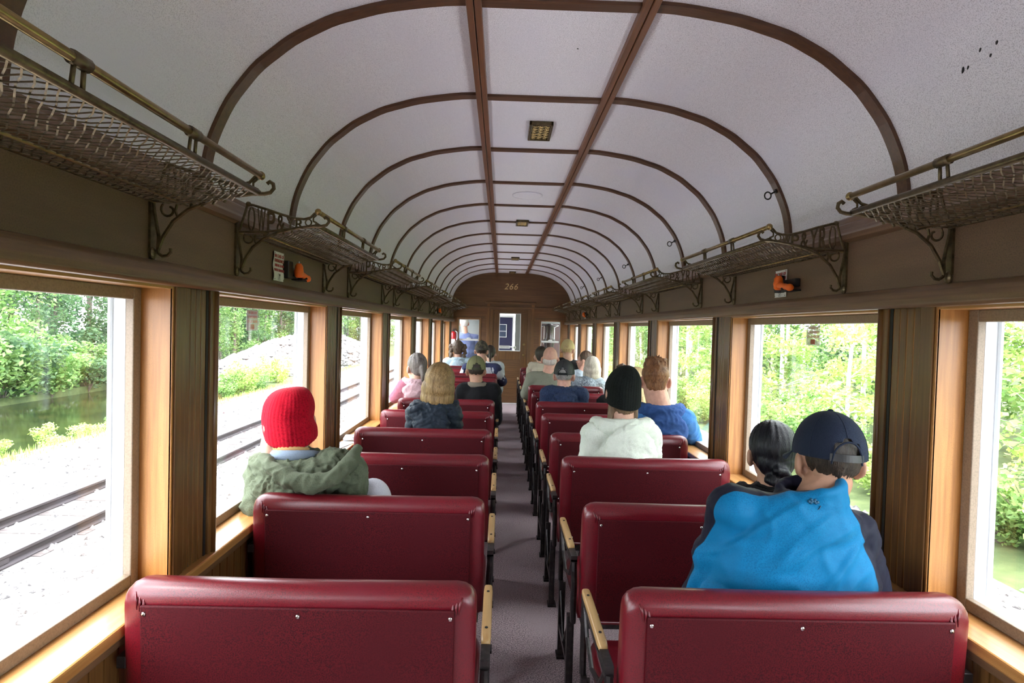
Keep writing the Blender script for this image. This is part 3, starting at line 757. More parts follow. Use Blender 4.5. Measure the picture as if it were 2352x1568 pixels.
LM2 = leafmat('dark_leaves', (.045,.10,.05), (.09,.18,.08), (.16,.27,.11))
LM3 = leafmat('bright_leaves', (.30,.46,.10), (.42,.60,.16), (.60,.74,.30))
BK = mat('pale_bark', (.72,.70,.66), .8, noise_=((6,6,30), (.22,.20,.17), .5, .72, 3))
BK2 = mat('grey_bark', (.16,.13,.11), .85, noise_=((6,6,30), (.07,.06,.05), .5, .72, 3))
GR = mat('ballast_gravel', (.42,.40,.395), .9, noise_=[((20,8,20), (.03,.028,.03), .57, .66, 4), ((2,.7,2), (.36,.35,.345), .45, .7, 3)], bump=(16, .7, .03))
ST = mat('ballast_stone', (.22,.21,.21), .85, noise_=((9,9,9), (.04,.037,.037), .45, .65, 3))
WA = mat('river_water', (.012,.018,.007), .10, spec=.12, noise_=((.5,.8,1), (.03,.038,.012), .4, .7, 4), bump=((1.5,3,1), .05, .02))
SOIL = mat('forest_floor', (.05,.075,.022), .95, noise_=((2,2,2), (.11,.14,.05), .4, .7, 5), bump=(8, .5, .05))
GRS = leafmat('grass_blades', (.25,.45,.07), (.40,.62,.12), (.58,.75,.22))
RAILM = mat('rusty_rail', (.045,.038,.042), .7, metal=.0, noise_=((8,2,8), (.03,.022,.02), .4, .7, 4))
RAILT = mat('rail_head', (.12,.11,.12), .5, metal=.4)

g = MB(); g.box(-8.6, 5.3, -14, 90, GZ-.4, GZ); struct(g.obj('ground', GR), 'pale gravel ballast beside the train')
g = MB().loft([[(x, y, z) for x, z in ((-8.55, GZ-.02), (-9.1, GZ-.15), (-9.6, -1.75), (-9.6, -2.4), (-8.55, -2.4))] for y in (-14, 90)]); struct(g.obj('river_bank', SOIL), 'green bank between gravel and river')
g = MB().box(-17.5, -9.3, -20, 25, -2.0, -1.62); struct(g.obj('river', WA), 'dark green river beyond the gravel')
g = MB().box(-60, -16.8, -20, 120, -2.2, -1.35).box(-17.5, -9.3, 24.5, 120, -2.2, -1.25); struct(g.obj('far_bank', SOIL), 'wooded ground beyond the river')
g = MB().loft([[(x, y, z) for x, z in ((5.25, GZ), (6.2, -.92), (9, -.7), (14, -.3), (40, 1.0), (40, -3), (5.25, -3))] for y in (-20, 110)]); struct(g.obj('forest_ground', SOIL), 'brushy ground rising to the woods')
# rails of the neighbouring track
for x, lab in ((-4.87, 'nearer steel rail of the neighbouring narrow track'), (-5.80, 'farther steel rail of the neighbouring narrow track')):
    r = empty('rail', (x, 0, 0)); tag(r, lab, 'rail', 'rails of the neighbouring track')
    pf = [(-.035, -.90), (-.035, -.925), (-.010, -.935), (-.008, -.985), (-.06, -1.0), (-.06, -1.012), (.06, -1.012), (.06, -1.0), (.008, -.985), (.010, -.935), (.035, -.925), (.035, -.90)]
    MB().loft([[(a, y, z) for a, z in pf] for y in (-14, 90)]).obj('web', RAILM, r)
    MB().box(-.031, .031, -14, 90, -.900, -.897).obj('running_surface', RAILT, r)
    jt = MB()
    for y in range(-6, 60, 9): jt.box(.01, .03, y+2.1, y+2.7, -.985, -.93).box(-.03, -.01, y+2.1, y+2.7, -.985, -.93)
    jt.obj('joint_bars', RAILM, r, kind='stuff')
sl_me = MB().box(-.62, .62, -.09, .09, -1.10, -1.012).mesh('sleeper', mat('tarred_wood', (.10,.085,.08), .9, noise_=((4,30,4), (.05,.04,.04), .4, .7, 3)))
for i in range(64):
    o = bpy.data.objects.new('sleeper', sl_me); COL.objects.link(o); o.location = (-5.335, -7+i*.62, 0); tag(o, 'dark wooden sleeper half sunk in gravel under the neighbouring rails', 'sleeper', 'sleepers of the neighbouring track')
# loose stones on the ballast
def stones(name, n, fx, size, mt, seed, up=0):
    R0 = np.random.RandomState(seed)
    base = np.array([(1,0,0),(0,1,0),(-1,0,0),(0,-1,0),(0,0,1),(0,0,-1)], float); fc = [(0,1,4),(1,2,4),(2,3,4),(3,0,4),(1,0,5),(2,1,5),(3,2,5),(0,3,5)]
    V = []; F_ = []
    for i in range(n):
        c = fx(R0); s = size*(.5+R0.rand()*1.0)
        v = base*s*(.6+.7*R0.rand(6, 1))*np.array([1, 1.1, .7]); a = R0.rand()*6.28; ca, sa = math.cos(a), math.sin(a)
        v = np.c_[v[:,0]*ca-v[:,1]*sa, v[:,0]*sa+v[:,1]*ca, v[:,2]]+np.array(c)
        b = len(V); V += [tuple(p) for p in v]; F_ += [(a_+b, b_+b, c_+b) for a_, b_, c_ in fc]
    m = MB(); m.v = V; m.f = F_; m.m = [0]*len(F_); return m
o = stones('s', 9000, lambda R0: (-2.2-6.3*R0.rand(), -1+20*R0.rand()**1.3, GZ+.005), .032, ST, 1).obj('ballast_stones', ST, fix=False)
tag(o, 'loose grey ballast stones spread over the gravel', 'gravel', kind='stuff')
o = stones('s', 2500, lambda R0: (2.4+2.9*R0.rand(), -1+12*R0.rand(), GZ+.005), .03, ST, 2).obj('ballast_stones', ST, fix=False)
tag(o, 'loose ballast stones on the gravel strip under the right windows', 'gravel', kind='stuff')
# rock pile beyond the track
def heap(R0):
    t = R0.rand()*2*PI; r = math.sqrt(R0.rand()); x = r*math.cos(t); y = r*math.sin(t)
    h = 2.35*max(0, 1-r)**.75
    return (-12.9+3.6*x, 40+14.5*y, -1.3+h+.04*R0.randn())
RPM = mat('pile_stone', (.36,.35,.345), .85, noise_=((3,3,3), (.12,.11,.11), .42, .62, 4))
rp = MB(); rings = []
for i in range(9):
    r = 1-i/8.5; rings.append([(-12.9+3.6*r*math.cos(2*PI*k/28), 40+14.5*r*math.sin(2*PI*k/28), -1.35+2.35*(1-r)**.75) for k in range(28)])
rp.loft(rings); ro = rp.obj('rock_pile', RPM); tag(ro, 'long pale heap of broken rock standing beyond the track', 'rock pile')
so = stones('s', 3800, heap, .19, ST, 5).obj('loose_rocks', RPM, ro, kind='stuff', fix=False)
# plants
def leaves(m, c, rad, n, size, R0, mi=0, flat=1.0):
    for i in range(n):
        d = Vector((R0.gauss(0, 1), R0.gauss(0, 1), R0.gauss(0, 1))); d = d.normalized()*(R0.random()**.45); p = Vector(c)+Vector((d.x*rad[0], d.y*rad[1], d.z*rad[2]))
        a = Vector((R0.gauss(0,1), R0.gauss(0,1), R0.gauss(0,.6))).normalized(); b_ = a.orthogonal().normalized(); b_ = (Matrix.Rotation(R0.random()*6.28, 3, a) @ b_)
        s_ = size*(.6+.8*R0.random())
        m.add([p-a*s_, p+b_*s_*.5, p+a*s_, p-b_*s_*.5], [(0, 1, 2, 3)], mi)
def tree_proto(kind, seed):
    R0 = random.Random(seed); tr = MB(); lf = MB()
    if kind == 'birch':
        H = 7.5; k_ = 1.35; lean = R0.uniform(-.5, .5); pts = [(lean*(i/8)**1.5+R0.uniform(-.04,.04), R0.uniform(-.04,.04), H*i/8) for i in range(9)]
        tr.tube(pts, [.062*(1-i/10) for i in range(9)], 7)
        for i in range(34):
            t = .12+.85*R0.random(); p = Vector(pts[min(8, int(t*8))]); d = Vector((R0.gauss(0,1), R0.gauss(0,1), .5)).normalized(); L = R0.uniform(.4, 1.3)*(1.15-t*.6)
            e = p+d*L; tr.tube([p, (p+e)/2+Vector((0,0,.06)), e], [.012, .008, .003], 4)
            leaves(lf, e, (.40, .40, .30), 62, .062, R0); leaves(lf, (p+e)/2, (.3,.3,.25), 30, .055, R0)
    elif kind == 'dense':
        H = 8.0
        tr.tube([(0,0,0), (.1,0,3), (0,.1,7)], [.11, .08, .03], 8)
        for i in range(60):
            t = R0.random(); r = 1.7*(1-t*.45)*math.sqrt(R0.random()); a = R0.random()*6.28
            c = (r*math.cos(a), r*math.sin(a), .3+t*H); tr.tube([(0,0,max(.2, c[2]-.7)), c], [.014, .004], 4)
            leaves(lf, c, (.62, .62, .45), 88, .085, R0)
    elif kind == 'shrub':
        for i in range(16):
            a = R0.random()*6.28; L = R0.uniform(.5, 1.2); e = (L*.6*math.cos(a), L*.6*math.sin(a), L)
            tr.tube([(0,0,0), (e[0]*.4, e[1]*.4, L*.6), e], [.012, .008, .003], 4)
            leaves(lf, e, (.26, .26, .22), 85, .05, R0); leaves(lf, (e[0]*.6, e[1]*.6, L*.6), (.25,.25,.22), 55, .05, R0)
    return tr, lf
PR = {}
for kind, seeds in (('birch', (1, 2, 3)), ('dense', (4, 5)), ('shrub', (6, 7, 8))):
    for sd in seeds:
        tr, lf = tree_proto(kind, sd); PR[(kind, sd)] = (tr.mesh('stem', BK if kind == 'birch' else BK2), lf)
_lmesh = {}
def plant(kind, sd, x, y, z, s_, rz, lm, name, lab, cat, grp):
    key = (kind, sd, lm.name)
    if key not in _lmesh: _lmesh[key] = PR[(kind, sd)][1].mesh('leaves', lm)
    r = empty(name, (x, y, z), rz); r.scale = (s_, s_, s_*rnd.uniform(.9, 1.15)); tag(r, lab, cat, grp)
    a = bpy.data.objects.new('trunk' if kind != 'shrub' else 'stem', PR[(kind, sd)][0]); COL.objects.link(a); a.parent = r
    b_ = bpy.data.objects.new('foliage', _lmesh[key]); COL.objects.link(b_); b_.parent = r; b_['kind'] = 'stuff'
# left woods beyond the river and beyond the pile
R0 = random.Random(11)
for i in range(34):
    y = -6+i*2.3+R0.uniform(-.6, .6); x = -18.3-R0.uniform(0, 2.0)
    plant('dense', R0.choice((4, 5)), x, y, -1.5, R0.uniform(.85, 1.15), R0.random()*6.28, LM if R0.random() < .6 else LM2, 'dense_tree', 'broad leafy tree in the wood on the far side of the river', 'tree', 'trees across the river')
for i in range(22):
    y = -4+i*3.4+R0.uniform(-.8, .8); x = -23-R0.uniform(0, 3)
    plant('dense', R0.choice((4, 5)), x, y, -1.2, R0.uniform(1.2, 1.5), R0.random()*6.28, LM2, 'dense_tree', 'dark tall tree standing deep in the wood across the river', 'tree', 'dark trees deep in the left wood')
for i in range(16):
    y = 42+i*2.6; x = -19+i*.25+R0.uniform(-.5,.5)
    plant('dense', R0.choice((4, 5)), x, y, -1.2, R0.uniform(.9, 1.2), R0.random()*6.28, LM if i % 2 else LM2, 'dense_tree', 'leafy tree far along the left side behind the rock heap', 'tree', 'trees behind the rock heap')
# bank shrubs and the bright young bush seen through the first left window
for i in range(26):
    y = -3+i*1.15+R0.uniform(-.3,.3); x = -9.0-R0.uniform(0, .5); s_ = R0.uniform(.35, .6)
    if y > 16: s_ = R0.uniform(.6, 1.0); x = -9.6-R0.uniform(0, 1.0)
    plant('shrub', R0.choice((6,7,8)), x, y, -1.45, s_, R0.random()*6.28, LM3 if R0.random() < .6 else LM, 'bank_shrub', 'low leafy shrub on the river bank beside the gravel', 'shrub', 'shrubs along the river bank')
for i in range(3):
    plant('shrub', (6,7,8)[i], -8.9-.5*i, 7.2+.8*i, -1.5, 1.9-.15*i, i*2.1, LM3, 'young_bush', 'bright yellow green bush at the edge of the river by the gravel', 'bush', 'bright young bushes by the river')
for i in range(34):
    plant('shrub', R0.choice((6,7,8)), -16.75-R0.random()*.7, -5+i*.95, -1.6, R0.uniform(1.4, 2.2), R0.random()*6.28, LM if i % 3 else LM2, 'waterside_bush', 'bush hanging over the far waterline of the river', 'bush', 'bushes on the far waterline')
# grass strip
gm = MB(); RG = random.Random(5)
for i in range(9000):
    x = -8.2-RG.random()*1.1; y = -2+38*RG.random(); h = RG.uniform(.08, .2); a = RG.random()*6.28; w = .012
    z = GZ-.02-max(0, -8.6-x)*.5
    gm.add([(x-w*math.cos(a), y-w*math.sin(a), z), (x+w*math.cos(a), y+w*math.sin(a), z), (x+RG.uniform(-.05,.05), y+RG.uniform(-.05,.05), z+h)], [(0,1,2)])
o = gm.obj('bank_grass', GRS, fix=False); tag(o, 'bright green grass strip along the top of the river bank', 'grass', kind='stuff')
# right woods
for i in range(46):
    y = -1.5+i*.85+R0.uniform(-.3,.3); x = 6.6+R0.uniform(0, 3.2)
    plant('birch', R0.choice((1,2,3)), x, y, -.95, R0.uniform(.8, 1.15), R0.random()*6.28, LM3 if R0.random() < .45 else LM, 'birch', 'slender pale trunk birch at the edge of the right hand wood', 'tree', 'birches of the right hand wood')
for i in range(30):
    y = -4+i*2.4+R0.uniform(-.6,.6); x = 11.3+R0.uniform(0, 2.5)
    plant('dense', R0.choice((4,5)), x, y, -.8, R0.uniform(.8, 1.1), R0.random()*6.28, LM if R0.random() < .6 else LM2, 'dense_tree', 'dense leafy tree deep behind the birches of the right hand wood', 'tree', 'dense trees behind the birches')
for i in range(52):
    y = -1.2+i*.62+R0.uniform(-.2,.2); x = 5.5+R0.uniform(0, 1.3)
    plant('shrub', R0.choice((6,7,8)), x, y, -1.02, R0.uniform(.55, 1.0), R0.random()*6.28, LM3 if R0.random() < .5 else LM, 'brush_shrub', 'leafy brush at the foot of the right hand wood beside the gravel', 'shrub', 'brush beside the right hand gravel')
for i in range(14):
    y = 44+i*3; x = 6+i*.0+R0.uniform(-.5, 1.5)
    plant('dense', R0.choice((4,5)), x, y, -.9, R0.uniform(.8, 1.1), R0.random()*6.28, LM, 'dense_tree', 'dense tree far along the line beyond the right windows', 'tree', 'far trees on the right')
# ------------------------------------------------------------------ platform, next car
NY = 12.75
cn = MB().box(-1.15, 1.45, Y1+WT, NY+.2, 2.35, 2.42).obj('platform_canopy', M_['iron']); struct(cn)  # added canopy, out of view, keeps daylight off the platform and next carriage
nc = empty('next_carriage', (0, NY, 0)); tag(nc, 'pale end of the next carriage with navy door, seen through the end door glass', 'train carriage')
CREAM = mat('carriage_cream', (.16,.17,.165), .5, noise_=((2,2,2), (.11,.12,.11), .4, .7, 3)); NAVY = mat('carriage_navy', (.03,.033,.085), .4); MAROON = mat('carriage_maroon', (.045,.02,.018), .5)
MB().box(-1.05, -.30, 0, .1, -.2, 2.5).box(.30, 1.35, 0, .1, -.2, 2.5).box(-.30, .30, 0, .1, 1.82, 2.5).obj('end_wall', CREAM, nc)
MB().box(.62, 1.35, -.012, 0, .4, 1.60).obj('side_panel', MAROON, nc)
MB().box(-.30, .24, .02, .06, 0, 1.72).obj('door', NAVY, nc)
MB().box(-.30, .24, -.01, .03, 1.72, 1.76).box(.24, .27, -.01, .05, 0, 1.76).box(-.30, .24, .0, .04, 1.045, 1.075).obj('door_trim', M_['white'], nc)
MB().box(-.05, .10, .0, .03, 1.55, 1.562).box(.098, .112, .0, .03, 1.27, 1.562).box(-.16, .10, .0, .03, 1.40, 1.412).box(-.16, .10, .0, .03, 1.27, 1.282).obj('window_bars', M_['white'], nc)
MB().box(-.16, .098, .012, .02, 1.282, 1.55).obj('pane', mat('dim_glass', (.06,.08,.13), .15), nc)
MB().box(-1.1, 1.4, -.25, 0, 1.83, 1.87).obj('roof_edge', M_['white'], nc)
pt = MB().box(-1.1, 1.4, Y1+WT, NY, -.12, -.06).obj('platform', M_['iron']); struct(pt)
bs = empty('brake_stand', (1.02, 12.15, 0)); tag(bs, 'dark iron brake column on the platform seen through the right end window', 'brake column')
MB().tube([(0,0,-.06), (0,0,.9), (0,0,1.20), (0,0,1.24), (0,0,1.30), (0,0,1.50), (0,0,1.56), (0,0,1.60)], [.05, .055, .11, .13, .085, .08, .11, .03], 16).obj('column', M_['iron'], bs, smooth=True)
MB().tube([(.17*math.cos(t), .17*math.sin(t), 1.56) for t in [2*PI*k/24 for k in range(24)]], .012, 8, closed_path=True).obj('hand_wheel', M_['iron'], bs, smooth=True)
MB().tube([(-.11, .03, 1.15), (-.11, .03, 1.55), (-.30, .06, 1.48)], .008, 6).tube([(.11, .03, 1.22), (.11, .03, 1.52), (.2, .06, 1.56)], .008, 6).obj('guard_rod', M_['white'], bs)
hr = empty('platform_railing', (0, 12.45, 0)); tag(hr, 'iron platform railing between the two carriages behind the end windows', 'railing')
rl = MB()
for x in (-.95, -.75, -.55, -.40, .75, .95, 1.15): rl.box(x-.008, x+.008, -.008, .008, -.06, .98)
rl.box(-1.0, -.38, -.015, .015, .97, 1.0).box(.72, 1.2, -.015, .015, .97, 1.0)
rl.obj('rails', M_['iron'], hr)
# ------------------------------------------------------------------ people
def solidify_mesh(mb, voxel, smooth=3, name='m'):
    me = mb.mesh(name, [])
    me.materials.clear()
    b = bmesh.new(); b.from_mesh(me); bmesh.ops.recalc_face_normals(b, faces=b.faces); b.to_mesh(me); b.free()
    o = bpy.data.objects.new('tmp', me); COL.objects.link(o)
    md = o.modifiers.new('r', 'REMESH'); md.mode = 'VOXEL'; md.voxel_size = voxel; md.adaptivity = 0
    if smooth:
        m2 = o.modifiers.new('s', 'SMOOTH'); m2.factor = .6; m2.iterations = smooth
    dg = bpy.context.evaluated_depsgraph_get(); out = bpy.data.meshes.new_from_object(o.evaluated_get(dg))
    bpy.data.objects.remove(o); bpy.data.meshes.remove(me)
    return out
def displace(me, fn):
    n = len(me.vertices); co = np.empty(n*3); me.vertices.foreach_get('co', co); no = np.empty(n*3); me.vertices.foreach_get('normal', no)
    co = co.reshape(-1, 3); no = no.reshape(-1, 3)
    d = np.array([fn(Vector(p)) for p in co]); co = co+no*d[:, None]
    me.vertices.foreach_set('co', co.ravel()); me.update()
def wrinkle(amp, scale=9, seed=0, stretch=(1, 1, 1)):
    off = Vector((seed*3.7, seed*1.3, seed*5.1)); S = Vector(stretch)
    def fn(p):
        q = Vector((p.x*scale*S.x, p.y*scale*S.y, p.z*scale*S.z))+off
        a = mnoise.noise(q+Vector((mnoise.noise(q*.6), mnoise.noise(q*.6+Vector((5,5,5))), 0))*1.6)
        b_ = mnoise.noise(q*2.1+off); c_ = mnoise.noise(q*4.3-off)
        return amp*(max(-.2, 1-abs(a)*5)*.75+max(-.2, 1-abs(b_)*5)*.4+c_*.25-.2)
    return fn
def finish(me, name, mats, parent, smooth=True):
    mats = mats if isinstance(mats, (list, tuple)) else [mats]
    me.materials.clear()
    for m in mats: me.materials.append(m)
    me.polygons.foreach_set('use_smooth', [smooth]*len(me.polygons)); me.name = name
    o = bpy.data.objects.new(name, me); COL.objects.link(o); o.parent = parent
    return o
def cloth(name, col, col2=None, rough=.85, sc_=420, bump=.35, sheen=.04, puff=None):
    c2 = col2 or tuple(c*.72 for c in col)
    return mat(name, col, rough, spec=.12, noise_=[((sc_,)*3, c2, .42, .68, 2), ((7,)*3, tuple((a+b)/2 for a, b in zip(col, c2)), .45, .7, 3)], bump=(sc_, bump, .001), sheen=sheen)
def skin(name, c): return mat(name, c, .55, spec=.35, noise_=((35,)*3, tuple(a*.8 for a in c), .4, .75, 3), bump=(300, .15, .0006))
def hairm(name, c1, c2): return mat(name, c1, .5 if c1[0] > .01 else .33, spec=.4 if c1[0] > .01 else .25, noise_=[((300, 300, 16), c2, .38, .60, 3), ((40, 40, 4), tuple(a*.7 for a in c2), .5, .75, 2)], bump=((420, 420, 18), .7, .003))
def two_tone(ma, mb_):
    m = ma.copy(); m.name = ma.name+'_and_'+mb_.name; t = m.node_tree; b = t.nodes['Principled BSDF']
    ca = b.inputs['Base Color'].links[0].from_socket if b.inputs['Base Color'].links else None
    at_ = t.nodes.new('ShaderNodeAttribute'); at_.attribute_name = 'cut'; mr = t.nodes.new('ShaderNodeMapRange'); mr.inputs[1].default_value = -.0012; mr.inputs[2].default_value = .0012
    t.links.new(at_.outputs['Fac'], mr.inputs[0]); mx = t.nodes.new('ShaderNodeMix'); mx.data_type = 'RGBA'; t.links.new(mr.outputs[0], mx.inputs[0])
    t.links.new(ca, mx.inputs[6]); mx.inputs[7].default_value = mb_.node_tree.nodes['Principled BSDF'].inputs['Base Color'].default_value
    t.links.new(mx.outputs[2], b.inputs['Base Color']); return m
SKIN = skin('skin_fair', (.56,.33,.24)); SKIN2 = skin('skin_tan', (.42,.23,.15)); SKIN3 = skin('skin_ruddy', (.60,.33,.25))
JEANS = cloth('dark_denim', (.035,.045,.075)); GREYT = cloth('grey_trousers', (.05,.05,.05)); KHAKI = cloth('khaki_trousers', (.26,.22,.15)); SHOE = mat('shoe', (.05,.045,.045), .6)
EYE = mat('eye', (.75,.75,.72), .2); IRIS = mat('iris', (.06,.04,.03), .2)

def headframe(c, yaw, pitch, roll, hs):
    Rm = Matrix.Rotation(math.radians(yaw), 4, 'Z') @ Matrix.Rotation(math.radians(pitch), 4, 'X') @ Matrix.Rotation(math.radians(roll), 4, 'Y')
    return Matrix.Translation(c) @ Rm @ Matrix.Scale(hs, 4)
def xf(mb, Mx):
    mb.v = [tuple(Mx @ Vector(p)) for p in mb.v]; return mb
def head_parts():
    m = MB()
    m.ell((0, -.012, .030), (.076, .096, .098), 20, 14); m.ell((0, .022, -.030), (.064, .070, .082), 18, 12); m.ell((0, .040, -.085), (.044, .044, .034), 14, 8)
    m.ell((0, .020, -.060), (.060, .055, .045), 14, 8)
    m.ell((.045, .055, -.028), (.022, .022, .020), 10, 6); m.ell((-.045, .055, -.028), (.022, .022, .020), 10, 6)
    m.ell((0, .078, .022), (.050, .016, .012), 12, 6)
    m.cap((0, .084, .012), (0, .104, -.030), .008, .013, 10); m.ell((.011, .096, -.032), (.009, .010, .008), 8, 6); m.ell((-.011, .096, -.032), (.009, .010, .008), 8, 6)
    m.ell((0, .088, -.058), (.024, .010, .006), 12, 6); m.ell((0, .087, -.067), (.020, .010, .006), 12, 6)
    for s in (1, -1):
        r = Matrix.Rotation(s*.35, 3, 'Z')
        m.ell((s*.087, -.014, -.012), (.011, .022, .034), 12, 10, rot=r); m.ell((s*.081, -.004, -.038), (.010, .013, .015), 10, 6)
    return m
def hand_parts(w, d, side, r=1.0, curl=.5):
    """palm at w pointing along d; five fingers"""
    m = MB(); d = Vector(d).normalized(); up = Vector((0,0,1)); lat = d.cross(up); lat = lat.normalized() if lat.length > .1 else Vector((1,0,0)); nrm = lat.cross(d)
    w = Vector(w); m.cap(w, w+d*.05, .020*r, .024*r, 10)
    for i, (L, off) in enumerate(((.066, -.027), (.075, -.009), (.070, .009), (.055, .026))):
        a = w+d*(.072 if i in (1, 2) else .066)+lat*off; dd = (d*math.cos(curl*.5)-nrm*math.sin(curl*.5)).normalized(); b_ = a+dd*L*.45
        d2 = (d*math.cos(curl*1.6)-nrm*math.sin(curl*1.6)).normalized(); c = b_+d2*L*.35; d3 = (d*math.cos(curl*2.4)-nrm*math.sin(curl*2.4)).normalized()
        m.cap(w+d*.03+lat*off*.8, a, .011*r, .0095*r, 8); m.cap(a, b_, .0092*r, .0085*r, 8); m.cap(b_, c, .0085*r, .0078*r, 8); m.cap(c, c+d3*L*.28, .0078*r, .0068*r, 8)
    t0 = w+d*.015+lat*(-.020 if side > 0 else .020); td = (d*.75+lat*(-.7 if side > 0 else .7)-nrm*.2).normalized()
    m.cap(t0, t0+td*.035, .013*r, .011*r, 8); m.cap(t0+td*.035, t0+td*.035+(td+d*.6).normalized()*.028, .0105*r, .008*r, 8)
    return m
HAIRV = {}
def make_hair(style, H, hs, hm, root, vox, seed=1):
    m = MB(); objs = []
    if style == 'none': return
    base = lambda k=1.0: m.ell((0, -.022, .038), (.084*k, .096*k, .100*k), 20, 14)
    if style == 'short': base(); m.ell((0, -.055, -.015), (.066, .050, .055), 14, 10)
    elif style == 'under_cap': m.ell((0, -.020, .036), (.080, .094, .098), 20, 14); m.ell((0, -.050, -.006), (.064, .047, .040), 14, 10)
    elif style == 'under_knit': m.ell((0, -.035, -.050), (.080, .066, .066), 18, 12); m.cap((.056, -.03, -.07), (.072, -.035, -.165), .026, .010, 10); m.cap((-.056, -.03, -.07), (-.080, -.035, -.175), .028, .009, 10); m.ell((0, -.060, -.075), (.055, .040, .045), 12, 8)
    elif style == 'spiky':
        m.ell((0, -.022, .030), (.0795, .091, .082), 20, 14); m.ell((0, .0, .095), (.066, .082, .046), 18, 10); m.ell((0, -.058, -.02), (.062, .042, .058), 14, 10)
    elif style == 'bob':
        base(1.08); m.ell((0, -.030, -.015), (.104, .092, .085), 20, 12); m.ell((.052, -.02, -.07), (.052, .070, .075), 14, 10); m.ell((-.052, -.02, -.07), (.052, .070, .075), 14, 10); m.ell((0, -.055, -.075), (.078, .055, .072), 16, 10)
    elif style == 'long':
        base(1.07); m.ell((0, -.045, -.06), (.090, .075, .12), 18, 12); m.cap((.03, -.07, -.10), (.04, -.08, -.24), .055, .03, 12); m.cap((-.03, -.07, -.10), (-.04, -.08, -.22), .055, .03, 12); m.ell((.07, .0, -.08), (.03, .04, .11), 12, 8); m.ell((-.07, .0, -.08), (.03, .04, .11), 12, 8)
    elif style == 'pony':
        base(1.02); m.ell((0, -.06, -.01), (.07, .052, .06), 14, 10); m.ell((0, -.112, .025), (.022, .020, .022), 10, 8); m.cap((0, -.118, .02), (.004, -.135, -.06), .023, .024, 12); m.cap((.004, -.135, -.06), (.004, -.120, -.13), .024, .010, 12)
    elif style == 'low_bun':
        base(1.07); m.ell((0, -.060, -.015), (.074, .055, .07), 16, 10)
        for i in range(9):
            a = i/8; m.ell((.030*math.sin(a*9), -.108-.012*math.cos(a*7), -.045-.075*a), (.026-.007*a, .022, .017), 10, 8, rot=Matrix.Rotation(math.sin(a*9), 3, 'Y'))
    elif style == 'top_bun':
        base(1.03); m.ell((0, -.058, -.01), (.068, .050, .062), 14, 10); m.ell((0, -.05, .150), (.046, .046, .038), 16, 10); m.ell((.01, -.06, .168), (.034, .034, .026), 12, 8)
    elif style == 'pigtails':
        base(1.06); m.ell((0, -.058, -.02), (.066, .050, .06), 14, 10)
        for s in (1, -1):
            for i in range(7): m.ell((s*(.102+.012*math.sin(i*2.1)), -.045+.02*math.cos(i*1.7), .060-.028*i), (.030, .032, .026), 10, 8)
    elif style == 'fringe':
        m.ell((0, -.050, -.018), (.0765, .058, .050), 16, 10)
    xf(m, H)
    me = solidify_mesh(m, vox, 2)
    amp = .0045*hs
    R3 = H.to_3x3().inverted()
    def fn(p):
        q = H.inverted() @ p; a = math.atan2(q.x, -q.y)
        if style == 'spiky' and q.z > .03:
            return .004+.012*max(0, (q.z-.03)/.1)*max(0, mnoise.noise(Vector((q.x*75, q.y*75, q.z*30))))*2.2
        if style in ('pigtails', 'top_bun'): return .006*mnoise.noise(q*60)+.004*mnoise.noise(q*110)
        return amp*mnoise.noise(Vector((a*9, q.z*5, seed)))+amp*.6*mnoise.noise(Vector((a*24, q.z*9, seed)))
    displace(me, fn)
    return finish(me, 'hair', hm, root)
def dome(z0, zt, rx, ry, cy_, n=36, nr=12, back=0, taper=2.0, zoff=0):
    """grid of points of a cap crown; back>0 cuts a semicircular opening at the rear"""
    P = []; 
    for i in range(nr+1):
        t = i/nr; a = t*PI/2; k = math.cos(a)**(2/taper) if t < 1 else 0; z = z0+(zt-z0)*math.sin(a)**(2/2.3)
        P.append([(rx*k*math.cos(2*PI*j/n), cy_+ry*k*math.sin(2*PI*j/n)*(1.0), z) for j in range(n)])
    return P
